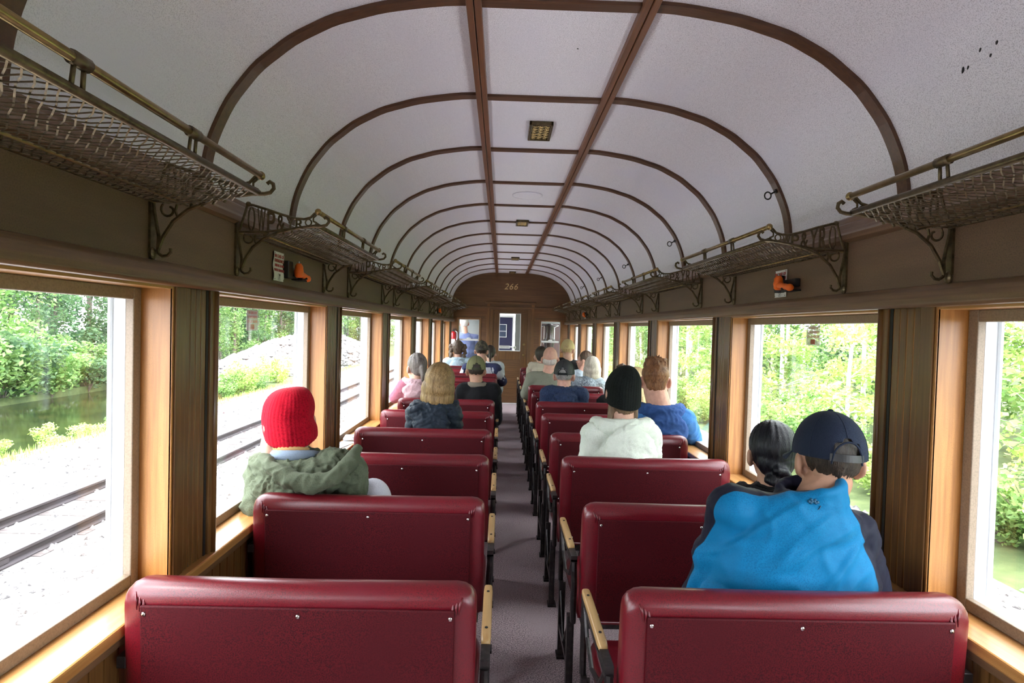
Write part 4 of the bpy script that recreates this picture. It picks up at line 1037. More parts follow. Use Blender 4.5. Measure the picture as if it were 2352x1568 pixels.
def make_cap(H, root, m1, m2=None, opening=True, brim_rev=False, strapm=None, mesh_back=None, seam=None, name='cap_crown'):
    m2 = m2 or m1; g = MB(); P = dome(.012, .142, .091, .112, -.008, 48, 14); n = 48
    v = [p for r in P[:-1] for p in r]+[(0, -.008, .142)]; F_ = []; mi = []
    for i in range(13):
        for j in range(n):
            k = (j+1) % n; ang = 2*PI*(j+.5)/n; da = abs((ang-1.5*PI+PI) % (2*PI)-PI)
            zc = P[i][j][2]
            if opening and (da/.46)**2+((zc-.004)/.062)**2 < 1: continue
            F_.append((i*n+j, i*n+k, (i+1)*n+k, (i+1)*n+j)); mi.append(1 if da < 1.15 and mesh_back else 0)
    L = len(v)-1
    for j in range(n): F_.append((13*n+j, 13*n+(j+1) % n, L)); mi.append(0)
    g.v = v; g.f = F_; g.m = mi; xf(g, H)
    mats = [m1, mesh_back] if mesh_back else [m1]
    if not mesh_back: g.m = [0]*len(F_)
    o = g.obj(name, mats, root, smooth=True, fix=True)
    sd = o.modifiers.new('s', 'SOLIDIFY'); sd.thickness = .0035; sd.offset = 0
    sub = o.modifiers.new('b', 'SUBSURF'); sub.levels = 1; sub.render_levels = 1
    # seams and button
    for k in range(6):
        a = PI/2+k*PI/3; pts = []
        for i in range(14):
            t = i/13.5; aa = t*PI/2; kk = math.cos(aa); z = .012+.130*math.sin(aa)**(2/2.3)
            if k == 3 and opening and z < .07: continue
            pts.append((.0925*kk*math.cos(a), -.008+.1135*kk*math.sin(a), z+.0008))
        xf(MB().tube(pts, .0014, 5), H).obj('seam', seam or m2, root, smooth=True)
    xf(MB().ell((0, -.008, .144), (.008, .008, .005), 12, 8), H).obj('button', m2, root, smooth=True)
    if opening:
        st = MB(); rr = []
        for i in range(13):
            a = 1.5*PI+(-.50+1.0*i/12); c, s_ = math.cos(a), math.sin(a)
            rr.append([(.0925*c, -.008+.1135*s_, .012), (.0945*c, -.008+.1155*s_, .012), (.0940*c, -.008+.1150*s_, .032), (.092*c, -.008+.113*s_, .032)])
        xf(st.loft(rr), H).obj('strap', strapm or m2, root)
        ar = [(.092*math.cos(1.5*PI+x), -.008+.1135*math.sin(1.5*PI+x), .004+.062*math.sqrt(max(0, 1-(x/.46)**2))) for x in [-.46+.92*i/16 for i in range(17)]]
        xf(MB().tube(ar, .003, 6), H).obj('opening_binding', m2, root, smooth=True)
    b = MB(); rr = []
    for i in range(15):
        a = PI/2-1.05+2.1*i/14; c, s_ = math.cos(a), math.sin(a); L = .075*math.sqrt(max(.02, 1-((a-PI/2)/1.12)**2))
        p0 = Vector((.091*c, -.008+.112*s_, .014)); p1 = p0+Vector((c*.35*L, L, -.020*abs(c)-.012))
        rr.append([p0+Vector((0,0,-.002)), p1+Vector((0,0,-.0015)), p1+Vector((0,0,.0015)), p0+Vector((0,0,.002))])
    xf(b.loft(rr), H).obj('brim', m2, root, smooth=False)
def make_beanie(H, root, m1, style, hs):
    P = []; n = 120; nr = 44; red = style == 'red'
    z0, zm, zt = (-.060, .035, .135) if red else (-.050, .030, .150)
    for i in range(nr+1):
        u = i/nr; row = []
        for j in range(n):
            a = 2*PI*j/n; c, s_ = math.cos(a), math.sin(a)
            if u < .42: t = u/.42; z = z0+(zm-z0)*t; R1 = 1.0+(.055 if red else .03)*math.sin(t*PI*.8); w = 1
            else:
                aa = (u-.42)/.58*PI/2; z = zm+(zt-zm)*max(0.0, math.sin(aa))**(.95 if red else 1.15); R1 = max(0.0, math.cos(aa))**(.62 if red else .95)*(1.0+(.055 if red else .03)*math.sin(.8*PI)); w = max(0, math.cos(aa))
            rib = .0017*math.cos(a*40)*(1 if u < .42 else w)
            fold = 0
            if red:
                fold = .003*max(0, 1-abs(((z-.03)*9+c*.9+.5*s_))*1.6)*w*1.4 - .007*max(0, 1-abs(z-.055+.05*c)*34)*w*(1 if c > -.5 else .4) + .005*mnoise.noise(Vector((c*2, s_*2, z*14)))*w
            else: fold = .005*mnoise.noise(Vector((c*2, s_*2, z*12)))*w+.006*max(0, 1-abs(c-.25)*5)*max(0, (z-.03)*8)*w
            tilt = .040*s_*(1-u)
            row.append(((.093*R1+rib+fold)*c+(.016*max(0, z-.03)/.1 if red else .012*max(0, z-.05)/.1), -.008+(.112*R1+rib+fold)*s_-.02*max(0, z-.03)/.1, z+tilt))
        P.append(row)
    hem = [[(x*.95, -.008+(y+.008)*.95, z-.004) for x, y, z in P[0]], [(x*.93, -.008+(y+.008)*.93, z+.03) for x, y, z in P[0]]]
    g = MB(); g.loft([hem[1], hem[0]]+P, True, False); xf(g, H)
    return g.obj('knit_hat', m1, root, smooth=True)

def figure(lab, y, head, hs=1.0, face=(0,0,0), sh=None, el=None, wr=None, hipx=None, jacket=None, trousers=None, skinm=None, hair=('short', None), hat=None, hood=None, infl=.022, wr_amp=.005, vox=.010, belly=1.0, seat_z=.50, cut=None, standing=False, hoodm=None, collar=None, grp='passengers', torso_w=1.0, knee_f=.40, wscale=8, extra=None, fine_hands=False, neck=.059, folds=None):
    HC = at(head[0], head[1], y+head[2] if len(head) > 2 else y+.03)
    S = [at(sh[0][0], sh[0][1], y+(sh[0][2] if len(sh[0]) > 2 else 0)), at(sh[1][0], sh[1][1], y+(sh[1][2] if len(sh[1]) > 2 else 0))]
    mid = (S[0]+S[1])/2
    hx = (mid.x*.7+HC.x*.1+mid.x*.2) if hipx is None else hipx
    root = empty('person', (hx, y, 0)); tag(root, lab, 'person', grp)
    inv = Matrix.Translation(-root.location)
    skinm = skinm or SKIN; jacket = jacket or GREYT; trousers = trousers or JEANS
    P0 = Vector((hx, y, seat_z))
    if standing: P0 = Vector((hx, y, .93))
    H = headframe(HC, face[0], face[1], face[2], hs)
    sw = (S[1]-S[0]).length/2; fw = Vector((0, 1, 0))
    E = []; W = []
    for i, s in enumerate((-1, 1)):
        e = el[i] if el and el[i] is not None else None
        e = at(*e) if e is not None and e[2] > .5 and len(e) == 3 else (S[i]+Vector((s*.035, .05, -.26)) if not standing else S[i]+Vector((s*.05, .02, -.29)))
        w_ = wr[i] if wr and wr[i] is not None else None
        w_ = at(*w_) if w_ is not None else (Vector((hx+s*.10, y+.27, .60)) if not standing else e+Vector((0, .12, -.22)))
        E.append(e); W.append(w_)
    nb = mid+Vector((0, -.01, .035)); nb = nb.lerp(Vector((HC.x, nb.y, nb.z)), .35)
    def torso(m, k):
        chest = mid.lerp(P0, .30); waist = mid.lerp(P0, .68)
        ax = (mid-P0).normalized(); lat = (S[1]-S[0]).normalized(); dep = lat.cross(ax).normalized()*-1; ax2 = lat.cross(dep)
        Rm = Matrix((lat, dep, ax)).transposed()
        m.ell(P0+Vector((0,0,.02)), (.165*belly+k, .125*belly+k, .12+k), 18, 12)
        m.ell(waist, ((.150*belly+k)*torso_w, .115*belly+k, .16+k), 18, 12, rot=Rm)
        m.ell(chest, ((sw*.86+k)*torso_w, .120+k, .185+k), 20, 14, rot=Rm)
        m.ell(mid.lerp(P0, .12), ((sw*.95+k*.6), .095+k, .10+k), 18, 12, rot=Rm)
        m.cap(S[0], S[1], .056+k, .056+k, 14)
        m.cap(nb+Vector((0,0,-.03)), S[0]+Vector((0,0,.012)), .055+k*.8, .045+k*.8, 12); m.cap(nb+Vector((0,0,-.03)), S[1]+Vector((0,0,.012)), .055+k*.8, .045+k*.8, 12)
    K = []; A = []
    for s in (-1, 1):
        if standing: K.append(Vector((hx+s*.10, y+.02, .48))); A.append(Vector((hx+s*.10, y, .08)))
        else: K.append(Vector((hx+s*.11, y+knee_f, seat_z+.03))); A.append(Vector((hx+s*.11, y+knee_f-.02, .09)))
    body = xf(head_parts(), H)
    nk = H @ Vector((0, -.020, -.055)); body.cap(nk, nb, neck*hs, (neck+.003)*hs, 14)
    torso(body, 0)
    for i, s in enumerate((-1, 1)):
        body.cap(S[i], E[i], .047, .038, 12); body.cap(E[i], W[i], .037, .026, 12)
        dh = (W[i]-E[i]); hp = hand_parts(W[i], dh, s, 1.0, .55); body.add(hp.v, hp.f)
        body.cap(P0+Vector((s*.08, 0, 0)), K[i], .078, .055, 12); body.cap(K[i], A[i], .052, .036, 12)
        body.cap(A[i]+Vector((0,-.03,-.03)), A[i]+Vector((0,.13,-.045)), .035, .030, 10)
    me = solidify_mesh(body, min(vox, .0075) if vox < .009 or fine_hands else vox*.85, 1); bo = finish(me, 'body', skinm, root)
    bo.matrix_parent_inverse = inv
    for s in (-1, 1):
        e_ = xf(MB().ell((s*.031, .078, .002), (.012, .010, .009), 10, 8).ell((s*.031, .087, .002), (.005, .003, .005), 8, 6, mi=1), H).obj('eye', [EYE, IRIS], root, smooth=True); e_.matrix_parent_inverse = inv
    # clothes
    j = MB(); torso(j, infl)
    for i, s in enumerate((-1, 1)):
        j.cap(S[i], E[i], .052+infl, .043+infl*.8, 14); j.cap(E[i], W[i]-(W[i]-E[i]).normalized()*.02, .043+infl*.8, .034+infl*.4, 14)
    if collar: j.cap(nb, nk.lerp(nb, collar), .066*hs+infl*.3, .062*hs+infl*.3, 14)
    if extra: extra(j, S, E, W, mid, P0, nb, H)
    me = solidify_mesh(j, vox, 2); displace(me, wrinkle(wr_amp, wscale, seed=int(abs(HC.x*100)) % 17))
    jm = [two_tone(jacket[0], jacket[1])] if isinstance(jacket, (list, tuple)) else [jacket]
    jo = finish(me, 'jacket', jm, root); jo.matrix_parent_inverse = inv
    if folds: displace(me, folds)
    if cut:
        n = len(me.vertices); c = np.empty(n*3); me.vertices.foreach_get('co', c); c = c.reshape(-1, 3)
        def seg(p, a, b):
            ab = b-a; t = max(0, min(1, (p-a).dot(ab)/ab.length_squared)); return (p-(a+ab*t)).length
        at_ = me.attributes.new('cut', 'FLOAT', 'POINT'); at_.data.foreach_set('value', [float(cut(Vector(p), S, E, W, mid, P0, seg)) for p in c])
    t = MB(); t.ell(P0+Vector((0,0,-.01)), (.168*belly, .128*belly, .11), 16, 10)
    for i, s in enumerate((-1, 1)):
        t.cap(P0+Vector((s*.08, 0, 0)), K[i], .088, .066, 12); t.cap(K[i], A[i]+Vector((0,0,.02)), .064, .052, 12)
    me = solidify_mesh(t, vox*1.2, 2); displace(me, wrinkle(.004, 10, 3)); to = finish(me, 'trousers', trousers, root); to.matrix_parent_inverse = inv
    for i in range(2):
        q = A[i]; sh_ = MB().cap(q+Vector((0,-.035,-.045)), q+Vector((0,.13,-.055)), .040, .036, 12).ell(q+Vector((0,-.02,-.01)), (.042,.05,.04), 12, 8)
        sh_.v = [(a, b, max(c, .002)) for a, b, c in sh_.v]
        so_ = sh_.obj('shoe', SHOE, root, smooth=True); so_.matrix_parent_inverse = inv
    before = set(o.name for o in bpy.data.objects)
    if hair and hair[1]: make_hair(hair[0], H, hs, hair[1], root, vox*.8)
    if hat: hat(H, root)
    if hood:
        h = MB(); k0 = hood
        mid_b = nb+Vector((0, -.055, -.01)); r0 = k0.get('r', .040); pts = []
        for i in range(13):
            a = PI*(-.15)+PI*1.3*i/12; pts.append(nb+Vector((.105*k0.get('w', 1)*math.cos(a), .035-.095*math.sin(a)*k0.get('d', 1), .028-.020*math.sin(a)+k0.get('up', 0))))
        h.tube(pts, [r0*(.35+.75*math.sin(PI*i/12)**.6) for i in range(13)], 12)
        L = k0.get('len', .15); ox = k0.get('dx', 0)
        h.ell(nb+Vector((ox*.5, -.100-k0.get('back', 0), -.03-L*.25)), (.105*k0.get('w', 1), .042, L*.55), 18, 12, rot=Matrix.Rotation(-.25, 3, 'X'))
        h.ell(nb+Vector((ox, -.128-k0.get('back', 0)*1.2, -.03-L*.62)), (.075*k0.get('w', 1), .036, L*.42), 16, 10)
        for (dx, dy, dz, rx, ry, rz) in k0.get('lumps', []): h.ell(nb+Vector((dx, dy, dz)), (rx, ry, rz), 16, 10)
        me = solidify_mesh(h, vox*.9, 2); displace(me, wrinkle(k0.get('amp', .006), 15, 4)); finish(me, 'hood', hoodm or jm[0], root)
    for o in root_children_new(before, root): o.matrix_parent_inverse = inv
    return root, dict(S=S, E=E, W=W, mid=mid, nb=nb, H=H, inv=inv, HC=HC, jo=jo)
def root_children_new(before, root): return [o for o in bpy.data.objects if o.name not in before and o.parent == root]
def on_surface(o, px, py):
    from mathutils.bvhtree import BVHTree
    me = o.data; t = BVHTree.FromPolygons([v.co for v in me.vertices], [tuple(p.vertices) for p in me.polygons])
    d = (at(px, py, 2.0)-Vector((0,0,CAMZ))).normalized(); hit = t.ray_cast(Vector((0,0,CAMZ)), d); return hit[0], hit[1]

# --- 1 red beanie, olive parka, row 1 left
OLIVE = cloth('olive_parka', (.115,.135,.088), (.075,.09,.058), sc_=260)
REDK = cloth('red_knit', (.44,.003,.018), (.26,.001,.010), sc_=150, bump=.5)
def p1x(j, S, E, W, mid, P0, nb, H):
    j.ell(S[1]+Vector((.045, -.01, -.04)), (.085, .075, .14), 16, 10); j.ell(S[0]+Vector((-.0, 0, -.10)), (.085, .09, .16), 16, 10)
    j.cap(mid+Vector((.1, -.02, -.16)), mid+Vector((.33, .10, -.22)), .10, .055, 14)
    fl = [at(px, py, yy) for px, py, yy in ((600, 1050, 2.30), (630, 1078, 2.20), (672, 1104, 2.155), (718, 1112, 2.15), (765, 1098, 2.165), (806, 1062, 2.22), (822, 1030, 2.32))]
    j.tube(fl, [.020, .030, .036, .038, .036, .030, .02], 12)
r, d1 = figure('person in red knit beanie and olive parka leaning on the left sill', 2.36, (664, 968, .05), 1.06, (28, -8, -6), ((612, 1092), (776, 1085)), el=((596, 1158, 2.30), None), wr=((612, 1052, 2.36), None),
    jacket=OLIVE, hair=None, hat=lambda H, r: make_beanie(H, r, REDK, 'red', 1.06), infl=.033, wr_amp=.0105, vox=.0075, wscale=9, fine_hands=True, extra=p1x,
    hood=dict(r=.050, w=1.45, d=1.15, len=.12, dx=.02, up=-.015, amp=.012, lumps=[(.17, -.03, .0, .095, .085, .085), (.22, -.0, -.05, .07, .08, .11), (.12, -.08, -.02, .10, .06, .07)]))
sc1 = cloth('denim_collar', (.22,.28,.36)); TAN = cloth('tan_scarf', (.50,.30,.13))
pts = [d1['nb']+Vector((.085*math.cos(a), .02-.085*math.sin(a), .045+.012*math.sin(a))) for a in [PI*(-.1+1.2*i/12) for i in range(13)]]
o = MB().tube(pts, [.012+.016*math.sin(PI*i/12) for i in range(13)], 10).obj('denim_collar', sc1, r, smooth=True); o.matrix_parent_inverse = d1['inv']
pts = [d1['nb']+Vector((.080*math.cos(a), .02-.080*math.sin(a), .072+.010*math.sin(a))) for a in [PI*(.2+.9*i/12) for i in range(13)]]
o = MB().tube(pts, [.006+.012*math.sin(PI*i/12) for i in range(13)], 10).obj('scarf', TAN, r, smooth=True); o.matrix_parent_inverse = d1['inv']
# white cap beside
c_ = empty('white_cap', at(856, 1150, 2.42)); tag(c_, 'white cap with green striped band lying beside the olive parka', 'cap')
WC = cloth('white_cloth', (.72,.72,.80)); GS = cloth('green_band', (.22,.33,.25))
g = MB(); rings = []
for i in range(9):
    a = i/8*PI/2*.98; rings.append([(.072*math.cos(a)*math.cos(t)+.0, .085*math.cos(a)*math.sin(t), .095*math.sin(a)) for t in [2*PI*k/28 for k in range(28)]])
g.loft(rings); g.obj('crown', WC, c_, smooth=True)
MB().tube([(.074*math.cos(t), .087*math.sin(t), .004) for t in [2*PI*k/28 for k in range(28)]], .008, 8, closed_path=True).obj('band', GS, c_, smooth=True)
MB().loft([[(.06*math.cos(t), -.075+.02*math.sin(t)-.045*abs(math.sin(t)), -.002+k*.006) for t in [PI+PI*i/10 for i in range(11)]] for k in (0, 1)]).obj('brim', GS, c_)
c_.rotation_euler = (math.radians(-14), math.radians(12), math.radians(60))
# --- 9 bright blue jacket, row 0 right
BLUE = cloth('bright_blue_fleece', (.002,.155,.34), (.0015,.11,.25), sc_=300, bump=.25, rough=.6); NBLK = cloth('navy_black_fleece', (.009,.010,.022), (.010,.011,.022), sc_=260); CYAN = mat('cyan_piping', (.05,.55,.80), .5)
def cut9(p, S, E, W, mid, P0, seg):
    yoke = min(p.y-(mid.y-.032+max(0, S[0].z-.02-p.z)*.55), mid.x+.03-p.x)
    right = p.x-(.985+.30*max(0, 1.02-p.z)+.9*max(0, p.z-1.02))
    front = p.y-(mid.y+.045)
    return max(yoke, right, front)
def folds9(p):
    a = p.x*.55-p.z*.83; b_ = p.x*.83+p.z*.55
    n = mnoise.noise(Vector((a*16+mnoise.noise(p*3)*1.2, b_*2.2, p.y*2)))
    fade = max(0, min(1, (1.05-p.z)*5+.2))
    return .012*max(0, 1-abs(n)*3.2)*fade*(1 if p.y < 1.7 else .3)
def p9x(j, S, E, W, mid, P0, nb, H):
    j.ell(mid.lerp(P0, .35)+Vector((-.01, -.02, 0)), (.235, .125, .22), 22, 16); j.ell(mid.lerp(P0, .6)+Vector((-.03, -.02, 0)), (.255, .125, .19), 22, 16)
    j.ell(mid+Vector((.0, -.035, -.01)), (.185, .09, .115), 20, 14)
    pts = [nb+Vector((.078*math.cos(a), .012-.080*math.sin(a), .055+.018*math.cos(a))) for a in [2*PI*i/16 for i in range(16)]]
    j.tube([p+Vector((0, 0, 0)) for p in pts], .016, 10, closed_path=True); j.tube([p+Vector((0, -.002, .020)) for p in pts], .014, 10, closed_path=True); j.tube([p+Vector((0, -.004, -.02)) for p in pts], .020, 10, closed_path=True)
CAPD = cloth('navy_denim_cap', (.020,.028,.050), (.010,.014,.028), sc_=360, bump=.6)
HB = hairm('dark_brown_hair', (.045,.030,.020), (.020,.014,.010))
r, d9 = figure('man in bright blue and black jacket and navy cap facing the right window', 1.625, (1900, 1056, .06), 1.03, (-5, -4, 2), ((1686, 1172), (1955, 1232)), el=((1610, 1400, 1.70), (1996, 1400, 1.72)), wr=(None, (1900, 1400, 2.0)),
    jacket=[BLUE, NBLK], cut=cut9, folds=folds9, skinm=SKIN2, hair=('under_cap', HB), hat=lambda H, r: make_cap(H, r, CAPD, CAPD, strapm=M_['black']), infl=.020, wr_amp=.0075, vox=.0075, belly=1.1, torso_w=1.05, extra=p9x, wscale=4.5, seat_z=.52)
hit, nrm = on_surface(d9['jo'], 1868, 1157)
if hit:
    em = MB(); nrm = nrm.normalized(); e1 = Vector((0,0,1)); e1 = (e1-nrm*e1.dot(nrm)).normalized(); e2 = e1.cross(nrm)
    for a in (-1.1, -.4, .4, 1.1):
        c = hit+nrm*.002+(e2*math.sin(a)+e1*math.cos(a))*.007
        em.ell(c, (.0045, .0045, .0045), 8, 6); em.ell(c+(e2*math.sin(a)+e1*math.cos(a))*.005, (.0045, .0045, .0045), 8, 6)
    em.tube([hit+nrm*.003+(e2*math.cos(t)+e1*math.sin(t))*.018 for t in [PI*1.05+.9*PI*i/12 for i in range(13)]], .0014, 5)
    eo = em.obj('emblem', mat('emblem_ink', (.008,.08,.16), .6), r, smooth=True); eo.matrix_parent_inverse = d9['inv']
# --- 10 black haired woman
BLKH = hairm('black_hair', (.006,.007,.011), (.002,.002,.004)); BLKJ = cloth('black_jacket', (.010,.010,.011), (.004,.004,.005))
figure('woman with glossy black hair in a low bun beside the blue jacket man', 2.32, (1772, 1045, .03), 1.03, (-12, -5, 0), ((1695, 1170), (1852, 1165)), jacket=BLKJ, skinm=SKIN2, hair=('low_bun', BLKH), infl=.024, wr_amp=.006, vox=.0085, hood=dict(r=.040, w=1.15, len=.10, up=.012, amp=.006))
# --- 11 white jacket black beanie
WHJ = cloth('pale_white_jacket', (.66,.70,.62), (.55,.60,.50), sc_=200, bump=.2); BLKK = cloth('black_knit', (.009,.011,.010), (.003,.004,.0035), sc_=150, bump=.6)
LBH = hairm('light_brown_hair', (.22,.14,.08), (.12,.07,.04))
def p11x(j, S, E, W, mid, P0, nb, H):
    j.ell(mid.lerp(P0, .5), (.215, .13, .24), 20, 14); j.ell(mid.lerp(P0, .9), (.24, .14, .2), 20, 14)
    j.cap(S[0]+Vector((.01,-.02,-.0)), S[0]+Vector((-.05,-.02,-.035)), .05, .02, 12)
figure('person in off-white hooded jacket and black knit beanie seen from behind', 3.10, (1430, 902, .03), 1.02, (4, -6, 3), ((1368, 1000), (1487, 1003)), jacket=WHJ, hair=('under_knit', LBH), hat=lambda H, r: make_beanie(H, r, BLKK, 'black', 1.0), infl=.028, wr_amp=.006, vox=.009, extra=p11x, hood=dict(r=.048, w=1.35, len=.27, dx=.035, amp=.006, back=.045, up=.01))
# --- 12 red haired man blue hoodie
RH = hairm('reddish_hair', (.30,.135,.055), (.14,.055,.022)); BH = cloth('blue_hoodie', (.045,.15,.36), (.03,.10,.25), sc_=250); BHD = cloth('dark_blue_hood', (.030,.075,.22), (.02,.05,.15))
figure('man with short spiky reddish hair in blue hoodie, elbow on the right sill', 3.78, (1504, 873, .03), 1.10, (-8, -2, 0), ((1478, 965), (1572, 962)), el=(None, (1594, 1008, 3.90)), wr=(None, (1542, 985, 4.10)), neck=.070, jacket=BH, skinm=SKIN3, hair=('spiky', RH), infl=.020, wr_amp=.006, vox=.009, hood=dict(r=.050, w=1.25, len=.22, dx=.03, amp=.006, up=.012, back=.02), hoodm=BHD)
# --- 13a,b
BRH = hairm('brown_hair', (.13,.085,.055), (.06,.035,.022)); BLH = hairm('blonde_hair', (.55,.42,.22), (.38,.27,.12))
figure('person with brown top bun and dark jacket behind the black beanie', 5.27, (1424, 880, .02), .98, (-5, 0, 0), ((1388, 925), (1434, 922)), jacket=BLKJ, hair=('top_bun', BRH), vox=.011)
figure('blonde haired person showing between the black beanie and the reddish haired man', 4.56, (1460, 882, .02), 1.0, (0, 0, 0), ((1424, 938), (1474, 938)), jacket=cloth('pale_green_top', (.45,.52,.38)), hair=('long', BLH), vox=.011)
# --- 14
NAVYJ = cloth('navy_quilt', (.028,.045,.095), (.012,.018,.042), sc_=120); GH = hairm('grey_hair', (.42,.41,.40), (.22,.21,.20)); BCAP = cloth('black_cap', (.018,.020,.020), (.008,.009,.009), sc_=300); BMESH = mat('black_mesh', (.03,.033,.035), .6, noise_=((900,)*3, (.005,)*3, .45, .55, 1))
figure('grey haired man in black cap and navy quilted jacket, sixth bench right', 5.28, (1296, 862, .03), 1.06, (-14, 0, 0), ((1260, 905), (1332, 907)), jacket=NAVYJ, skinm=SKIN3, hair=('under_cap', GH), hat=lambda H, r: make_cap(H, r, BCAP, BCAP, mesh_back=BMESH), vox=.011, infl=.030, wr_amp=.007, hood=dict(r=.034, w=1.1, len=.08))
# --- 15
PLH = hairm('platinum_hair', (.72,.68,.60), (.52,.47,.38)); TW = cloth('fuzzy_tweed', (.36,.42,.46), (.08,.10,.13), sc_=90, bump=.9)
figure('woman with platinum bob and fuzzy grey tweed coat by the right windows', 6.73, (1360, 846, .03), 1.04, (-6, 0, 0), ((1326, 882), (1375, 882)), jacket=TW, hair=('bob', PLH), vox=.012, infl=.035, wr_amp=.009, wscale=20)
# --- 16
SAGE = cloth('sage_shirt', (.21,.215,.165), (.15,.155,.115), sc_=200); WHF = hairm('white_fringe_hair', (.66,.60,.55), (.5,.42,.38))
figure('nearly bald older man in sage green shirt leaning toward the aisle', 6.73, (1264, 824, .03), 1.14, (-12, 4, 0), ((1222, 868), (1288, 866)), el=((1207, 905, 6.75), None), jacket=SAGE, skinm=SKIN3, hair=('fringe', WHF), vox=.012, belly=1.15, infl=.026, hipx=.52, trousers=GREYT)
# --- 17
figure('person with dark hair and thick beige hood in front of the bald man', 7.45, (1243, 818, .03), 1.0, (0, 0, 0), ((1222, 850), (1262, 850)), jacket=cloth('beige_coat', (.42,.38,.29)), hair=('short', HB), vox=.013, hood=dict(r=.05, w=1.3, len=.1, lumps=[(-.10, -.05, .02, .07, .06, .06)], amp=.012), hoodm=cloth('beige_hood', (.50,.45,.35)))
# --- 18
TANC = cloth('tan_cap_cloth', (.50,.40,.20), (.42,.33,.16), sc_=300)
figure('person in tan cap and black jacket, far right bench before the end wall', 8.17, (1304, 803, .03), 1.08, (-22, 0, 0), ((1288, 834), (1324, 842)), jacket=BLKJ, hair=('under_cap', BLH), hat=lambda H, r: make_cap(H, r, TANC, TANC), vox=.013, infl=.035)
# --- 19
r, d = figure('brown haired woman resting her face on her hand by the right window', 7.47, (1342, 828, .03), 1.0, (62, 4, 0), ((1314, 862), (1350, 862)), el=((1322, 876, 7.52), None), wr=((1331, 856, 7.50), None), jacket=cloth('pale_blue_top', (.38,.44,.50)), skinm=SKIN3, hair=('short', BRH), vox=.011)
wt_ = MB().tube([d['W'][0]+Vector((.03*math.cos(t), .03*math.sin(t), -.01)) for t in [2*PI*k/14 for k in range(14)]], .008, 6, closed_path=True).obj('wristwatch', M_['black'], r); wt_.matrix_parent_inverse = d['inv']
# --- 2 pink woman
PINK = cloth('pink_fleece', (.25,.085,.12), (.18,.06,.085)); PINKV = cloth('pale_pink_vest', (.42,.28,.30), (.33,.21,.23), sc_=120); GRB = hairm('grey_brown_hair', (.22,.19,.17), (.10,.085,.075))
def cut2(p, S, E, W, mid, P0, seg): return .085-min(seg(p, S[0], E[0]), seg(p, E[0], W[0]), seg(p, S[1], E[1]), seg(p, E[1], W[1]))
figure('grey haired woman with ponytail and pale pink vest at the left window', 5.30, (956, 845, .03), 1.05, (34, 0, 0), ((930, 888), (985, 888)), el=((908, 912, 5.42), None), wr=((922, 905, 5.62), None), jacket=[PINKV, PINK], cut=cut2, skinm=SKIN, hair=('pony', GRB), vox=.011, hood=dict(r=.034, w=1.1, len=.12), hoodm=PINKV)
# --- 3 blonde bob navy puffer
PUFF = cloth('navy_puffer', (.020,.030,.044), (.009,.014,.022), rough=.5, sc_=60, bump=.3, sheen=.1); DBL = hairm('dark_blonde_hair', (.36,.235,.095), (.17,.10,.035))
r, d3 = figure('woman with dark blonde bob and navy puffer jacket on the fourth bench left', 3.80, (1011, 886, .02), 1.10, (-14, -6, 4), ((962, 950), (1032, 952)), jacket=PUFF, hair=('bob', DBL), vox=.009, infl=.036, wr_amp=.004, hood=dict(r=.045, w=1.2, len=.16, dx=-.04, amp=.008, lumps=[(-.11, -.06, -.01, .075, .055, .06)]))
def quilt(me, f=30, amp=.009):
    displace(me, lambda p: amp*(abs(math.sin((p.z+.35*abs(p.x+.42))*f))**.35-.8))
quilt(d3['jo'].data, 62, .013)
for o in kids(r):
    if o.name.startswith('hood'): quilt(o.data, 62, .012)
# --- 4 olive cap black jacket
OLC = cloth('olive_cap', (.20,.20,.10), (.15,.15,.075), sc_=300)
r, d = figure('man in olive cap and black fleece jacket beside the pink vest woman', 5.30, (1093, 851, .03), 1.0, (6, -2, 0), ((1067, 900), (1130, 900)), jacket=BLKJ, skinm=SKIN2, hair=('under_cap', HB), hat=lambda H, r: make_cap(H, r, OLC, cloth('dark_olive_mesh', (.06,.065,.04))), vox=.011, infl=.036)
o = MB().tube([d['nb']+Vector((.075*math.cos(a), .01-.075*math.sin(a), .035)) for a in [2*PI*i/14 for i in range(14)]], .026, 8, closed_path=True).obj('collar', cloth('taupe_collar', (.20,.17,.13)), r, smooth=True); o.matrix_parent_inverse = d['inv']
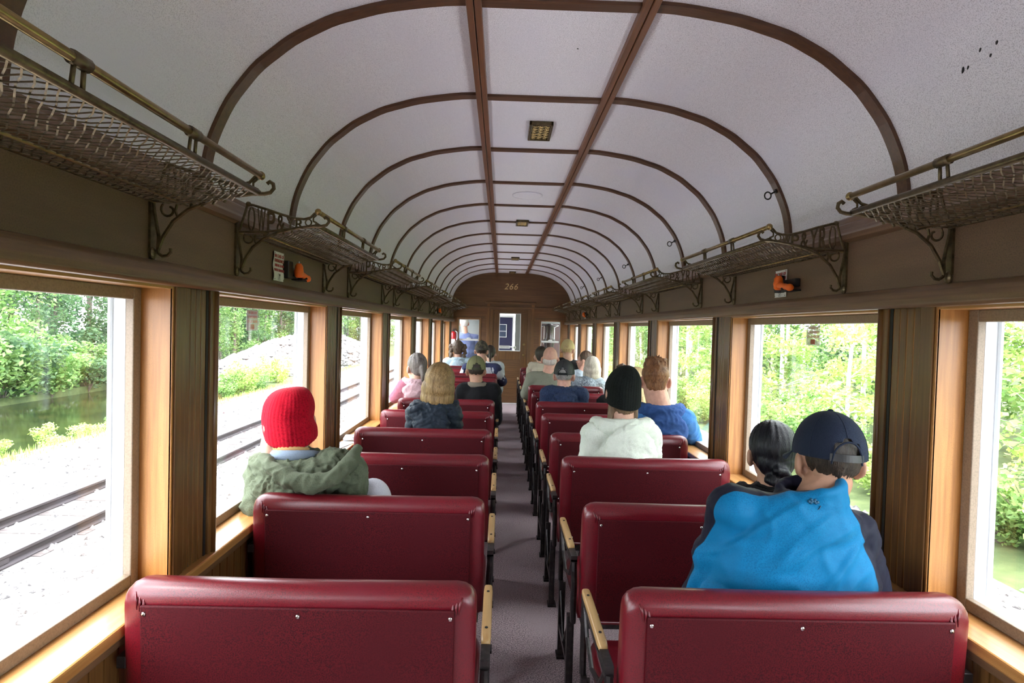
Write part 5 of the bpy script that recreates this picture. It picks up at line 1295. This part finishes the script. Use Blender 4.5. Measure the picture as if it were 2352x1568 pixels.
# --- 5 striped jersey
JER = cloth('white_jersey', (.55,.56,.60)); NVY = cloth('navy_jersey', (.035,.04,.09)); CAMO = mat('camouflage', (.045,.04,.03), .8, noise_=((28,)*3, (.10,.085,.055), .5, .54, 2))
def cut5(p, S, E, W, mid, P0, seg):
    dd = min(seg(p, S[0], E[0]), seg(p, S[1], E[1]))
    return max(.074-dd, .005-abs(dd-.088), .005-abs(dd-.106), p.z-mid.z-.03)
r, d5 = figure('person in navy and white striped jersey and camouflage cap', 8.22, (1106, 806, .03), 1.08, (-4, -4, 0), ((1074, 846), (1138, 848)), el=((1058, 878, 8.26), (1154, 876, 8.30)), jacket=[JER, NVY], cut=cut5, hair=('under_cap', HB), hat=lambda H, r: make_cap(H, r, CAMO, CAMO), vox=.012, infl=.034)
hit, nrm = on_surface(d5['jo'], 1068, 852)
if hit:
    o = text_obj('lettering', 'MI', .10, NVY, Matrix.Translation(hit+Vector((.02, -.012, 0))) @ MRX, r, shear=.2, bold=.003, extrude=.003); o.matrix_parent_inverse = d5['inv']
# --- 6, 7, 8
figure('person in pale grey jacket with dark ponytail beyond the striped jersey', 8.95, (1126, 812, .03), 1.0, (0, 0, 0), ((1112, 842), (1146, 842)), jacket=cloth('pale_grey_jacket', (.48,.52,.55)), hair=('pony', HB), vox=.013, infl=.036)
figure('person with curly brown pigtails and light blue hoodie, farthest left bench', 9.62, (1052, 802, .03), 1.12, (0, 0, 0), ((1028, 832), (1078, 832)), jacket=cloth('light_blue_hoodie', (.36,.47,.54)), hair=('pigtails', BRH), vox=.013, infl=.034, hood=dict(r=.045, w=1.2, len=.12))
figure('white haired man in blue shirt standing outside the left end window', 12.0, (1066, 742, .0), 1.10, (10, 0, 0), ((1046, 772), (1094, 776)), jacket=cloth('blue_grey_shirt', (.10,.13,.26)), skinm=SKIN3, hair=('short', hairm('white_hair', (.72,.70,.68), (.55,.52,.5))), vox=.014, standing=True, belly=1.2, infl=.028, hipx=-.72, grp='people on the platform')
